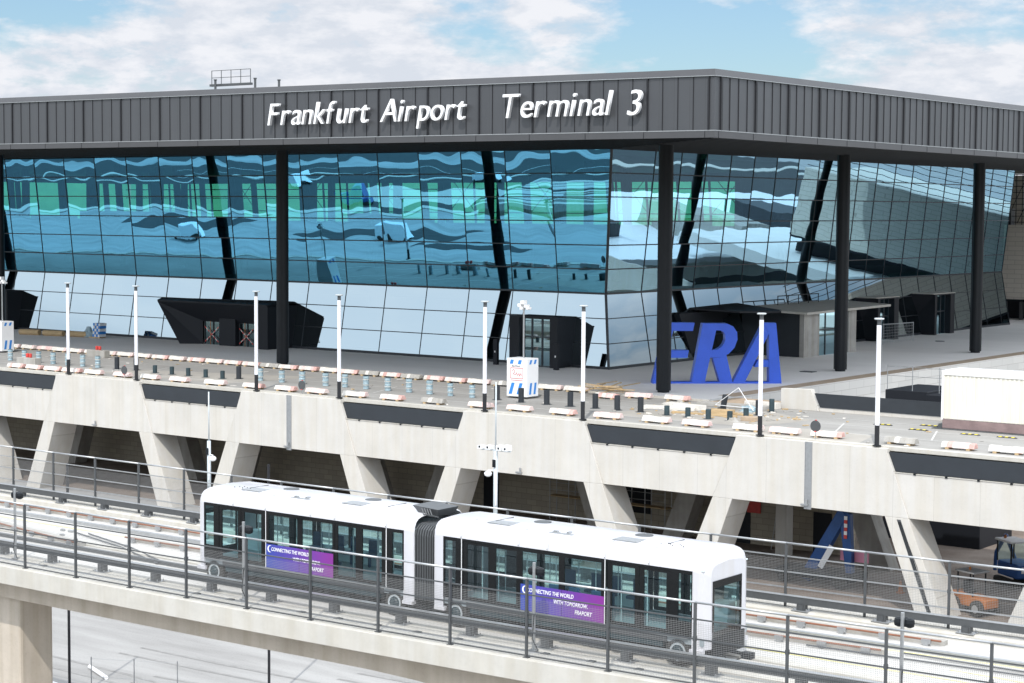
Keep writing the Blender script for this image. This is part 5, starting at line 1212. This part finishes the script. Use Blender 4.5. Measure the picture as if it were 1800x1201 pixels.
loader(-41.0, 95.3, R(-20), 'small orange loader with open cab behind the far fence', M['orange'], M['galv'])
e = empty('mini_excavator', (-42.1, 104.0, -8.98), 'compact blue excavator with white cab roof at the right edge', 'excavator', rz=R(-35))
mb = MB(); mb.box(-1.2, 1.2, -.9, -.45, 0, .5); mb.box(-1.2, 1.2, .45, .9, 0, .5); mb.build('track', M['rubber'], e, bevel=.15)
mb = MB(); mb.box(-.9, 1.2, -.8, .8, .6, 1.45); mb.build('engine_cover', M['bluep'], e, bevel=.12)
mb = MB()
for xx in (-.95, .5):
    for yy in (-.8, .3): mb.box(xx, xx+.07, yy, yy+.07, 1.4, 2.6)
mb.build('cab_frame', M['black'], e); mb = MB(); mb.face([(-.92, -.78, 1.45), (.5, -.78, 1.45), (.5, -.78, 2.6), (-.92, -.78, 2.6)]); mb.face([(.55, -.78, 1.45), (.55, .35, 1.45), (.55, .35, 2.6), (.55, -.78, 2.6)]); mb.build('cab_glass', M['tglass'], e)
mb = MB(); mb.box(-1.05, .65, -.9, .45, 2.6, 2.72); mb.build('cab_roof', M['white'], e, bevel=.04)
mb = MB(); mb.box(1.21, 1.22, -.5, .5, .95, 1.3); mb.build('white_plate', M['white'], e)
mb = MB(); mb.lathe((-.7, -.4, 2.72), [(.08, 0), (.08, .14), (.03, .2)], 10); mb.build('beacon', M['orange'], e)
mb = MB(); mb.path([(-.9, .6, 1.0), (-2.2, .6, 2.6), (-3.2, .6, 1.4), (-3.3, .6, .3)], .12, 8); mb.build('arm', M['bluep'], e)
for i, (x, y) in enumerate(((-47.4, 101.0), (-46.5, 97.8))):
    mb = MB(); mb.lathe((0, 0, 0), [(.25, 0), (.25, .04), (.16, .05), (.05, .7)], 12); tag(mb.build('traffic_cone', M['orange'], loc=(x, y, -8.98)), ('orange cone further back on the brown yard', 'orange cone closer to the far guideway fence')[i], 'traffic cone')
def scaff(x, y, lab, n=2):
    e = empty('scaffold', (x, y, -8.98), lab, 'scaffold', 'scaffolds in the shade under the road')
    for a in range(n+1):
        for b in (0, .8): mb = MB(); mb.tube((a*1.6, b, 0), (a*1.6, b, 5.4), .035, 6); mb.build('standard', M['galv'], e)
    for z in (1.8, 3.6): mb = MB(); mb.box(-.1, n*1.6+.1, 0, .8, z, z+.06); mb.build('plank', M['wood'], e); mb = MB(); mb.tube((0, 0, z+1), (n*1.6, 0, z+1), .025, 6); mb.tube((0, 0, z+.5), (n*1.6, 0, z+.5), .025, 6); mb.build('guard_tube', M['galv'], e)
scaff(-76.5, 104.9, 'scaffold in the shade left of the camera mast over the bellows'); scaff(-70.2, 104.9, 'scaffold in the shade right of the camera mast over the bellows')
mb = MB(); mb.box(-.5, .5, 0, .05, 0, 1.4); tag(mb.build('red_white_board', M['red'], loc=(-60.9, 106.05, -6.9)), 'red and white board leaning on the shaded blockwork wall', 'board')
e = empty('step_ladder', (-59.1, 105.2, -8.98), 'metal ladder leaning on the blockwork beside the pillar', 'ladder')
mb = MB(); mb.tube((0, 0, 0), (.4, .7, 5), .03, 6); mb.tube((.45, 0, 0), (.85, .7, 5), .03, 6); mb.build('rail', M['galv'], e); mb = MB()
for k in range(14): mb.tube((.03*k, .05*k, .35*k), (.45+.03*k, .05*k, .35*k), .02, 5)
mb.build('rung', M['galv'], e)

# poles and fence on the yard in front
for x, y, h, lab in ((-79.4, 65.0, 14, 'thin dark pole beneath the guideway beside the concrete pier'), (-70.9, 71.6, 14, 'thin dark pole beneath the guideway left of centre')):
    e = empty('yard_pole', (x, y, -14), lab, 'pole', 'thin dark poles on the yard'); mb = MB(); mb.tube((0, 0, 0), (0, 0, h-1), .075, 8); mb.build('shaft', M['seam'], e); mb = MB(); mb.box(-.15, .15, -.15, .15, 0, .03); mb.build('foot', M['galvd'], e)
e = empty('wire_fence', (-78.8, 66.0, -14), 'thin wire fence beside the dark pole beneath the guideway', 'fence')
for k in range(3): mb = MB(); mb.tube((k*2.2, k*1.1, 0), (k*2.2, k*1.1, 2.4), .03, 6); mb.build('post', M['galv'], e)
mb = MB()
for z in (.4, 1.3, 2.3): mb.tube((0, 0, z), (4.4, 2.2, z), .008, 4)
mb.build('wire', M['galv'], e)
for i, (x, y, rz) in enumerate(((-81.5, 66.5, 10), (-83.0, 70.0, 22))):
    mb = MB(); mb.tube((-1.5, 0, .12), (1.5, 0, .12), .12, 8); tag(mb.build('plastic_pipe', M['white'], loc=(x, y, -14), rz=R(-rz)), ('white pipe on the yard right of the pier, nearer one', 'white pipe on the yard right of the pier, farther one')[i], 'pipe')

for i in range(9):
    x = -128-i*15.5; y = (4.0, 29.0, -14)[i % 3]
    e = empty('parked_van', (x, y, -13.98), 'pale delivery van on the service road, seen only mirrored in the glass', 'van', 'vans on the service road')
    mb = MB(); mb.hexa([(-2.7, -1, .45), (2.7, -1, .45), (2.7, 1, .45), (-2.7, 1, .45), (-2.7, -.95, 2.5), (1.2, -.95, 2.5), (1.2, .95, 2.5), (-2.7, .95, 2.5)]); mb.build('body', M['white'] if i % 3 else M['bluep'], e, bevel=.1)
    for xx in (-1.8, 1.7):
        for yy in (-1.02, .8): mb = MB(); mb.lathe((xx, yy, .38), [(.2, 0), (.38, 0), (.38, .22), (.2, .22)], 16, ax='Y'); mb.build('wheel', M['rubber'], e)
for i, (pts, w, lab) in enumerate((([(-90, 64), (-84, 66.2), (-78.5, 67.0), (-74, 66.6)], .35, 'pale kerb curving across the yard right of the pier'), ([(-88, 60.5), (-80, 62.8), (-73, 63.4)], .3, 'pale kerb at the bottom of the yard right of the pier'))):
    mb = MB()
    for (a, b), (c, d) in zip(pts, pts[1:]): mb.hexa([(a, b, -14), (c, d, -14), (c, d+w, -14), (a, b+w, -14), (a, b, -13.85), (c, d, -13.85), (c, d+w, -13.85), (a, b+w, -13.85)])
    tag(mb.build('kerb_line', M['kerbc']), lab, 'kerb', 'kerbs on the lower yard')
g = MB(); rr = random.Random(8)
for i in range(16):
    x, y = -95+i*4.2+rr.uniform(-2, 2), rr.uniform(64, 86); dx = rr.uniform(8, 22); dy = rr.uniform(-2, 3)
    for o in (0, 1.7): g.face([(x, y+o, -13.985+i*.0006), (x+dx*.5, y+dy*.3+o, -13.985+i*.0006), (x+dx, y+dy+o, -13.985+i*.0006), (x+dx, y+dy+o+.22, -13.985+i*.0006), (x+dx*.5, y+dy*.3+o+.28, -13.985+i*.0006), (x, y+o+.22, -13.985+i*.0006)])
structure('tyre_track', g, M['track2'])
# ================================================================== SURROUNDINGS OUTSIDE THE FRAME (seen mirrored in the glass)
e = empty('pale_hall', (-42, 150, -9), 'long pale hall with white roof, seen only mirrored in the glass', 'building')
mb = MB(); mb.box(0, 40, 0, 170, 0, 5.2); mb.build('wall', M['cream'], e); mb = MB(); mb.box(-.4, 40.4, -.4, 170.4, 5.21, 5.9); mb.build('roof', M['white'], e)
mb = MB(); mb.box(-.03, 0, 2, 168, 1.4, 3.2); mb.box(2, 38, -.03, 0, 2, 3.6); mb.build('window_strip', M['panel'], e)
for k, (x, y, w, d, h) in enumerate(((4, 10, 14, 9, 3), (10, 40, 9, 16, 2.2), (3, 72, 16, 8, 3.5), (14, 104, 10, 12, 2.5), (5, 135, 12, 10, 3))): mb = MB(); mb.box(x, x+w, y, y+d, 5.91, 5.91+h); mb.build('roof_box', M['panel'] if k % 2 else M['conc2'], e)
rr = random.Random(11)
for i in range(7):
    x = -230+i*38; e = empty('site_hall', (x, -70-rr.random()*20, -14), 'low dark hall beyond the yard, seen only mirrored in the glass', 'building', 'dark halls beyond the yard'); h = rr.uniform(5, 9)
    mb = MB(); mb.box(0, 28, 0, 18, 0, h); mb.build('wall', M['conc2'] if i % 2 else M['panel'], e); mb = MB(); mb.box(-.3, 28.3, -.3, 18.3, h+.01, h+.5); mb.build('roof', M['galvd'], e)
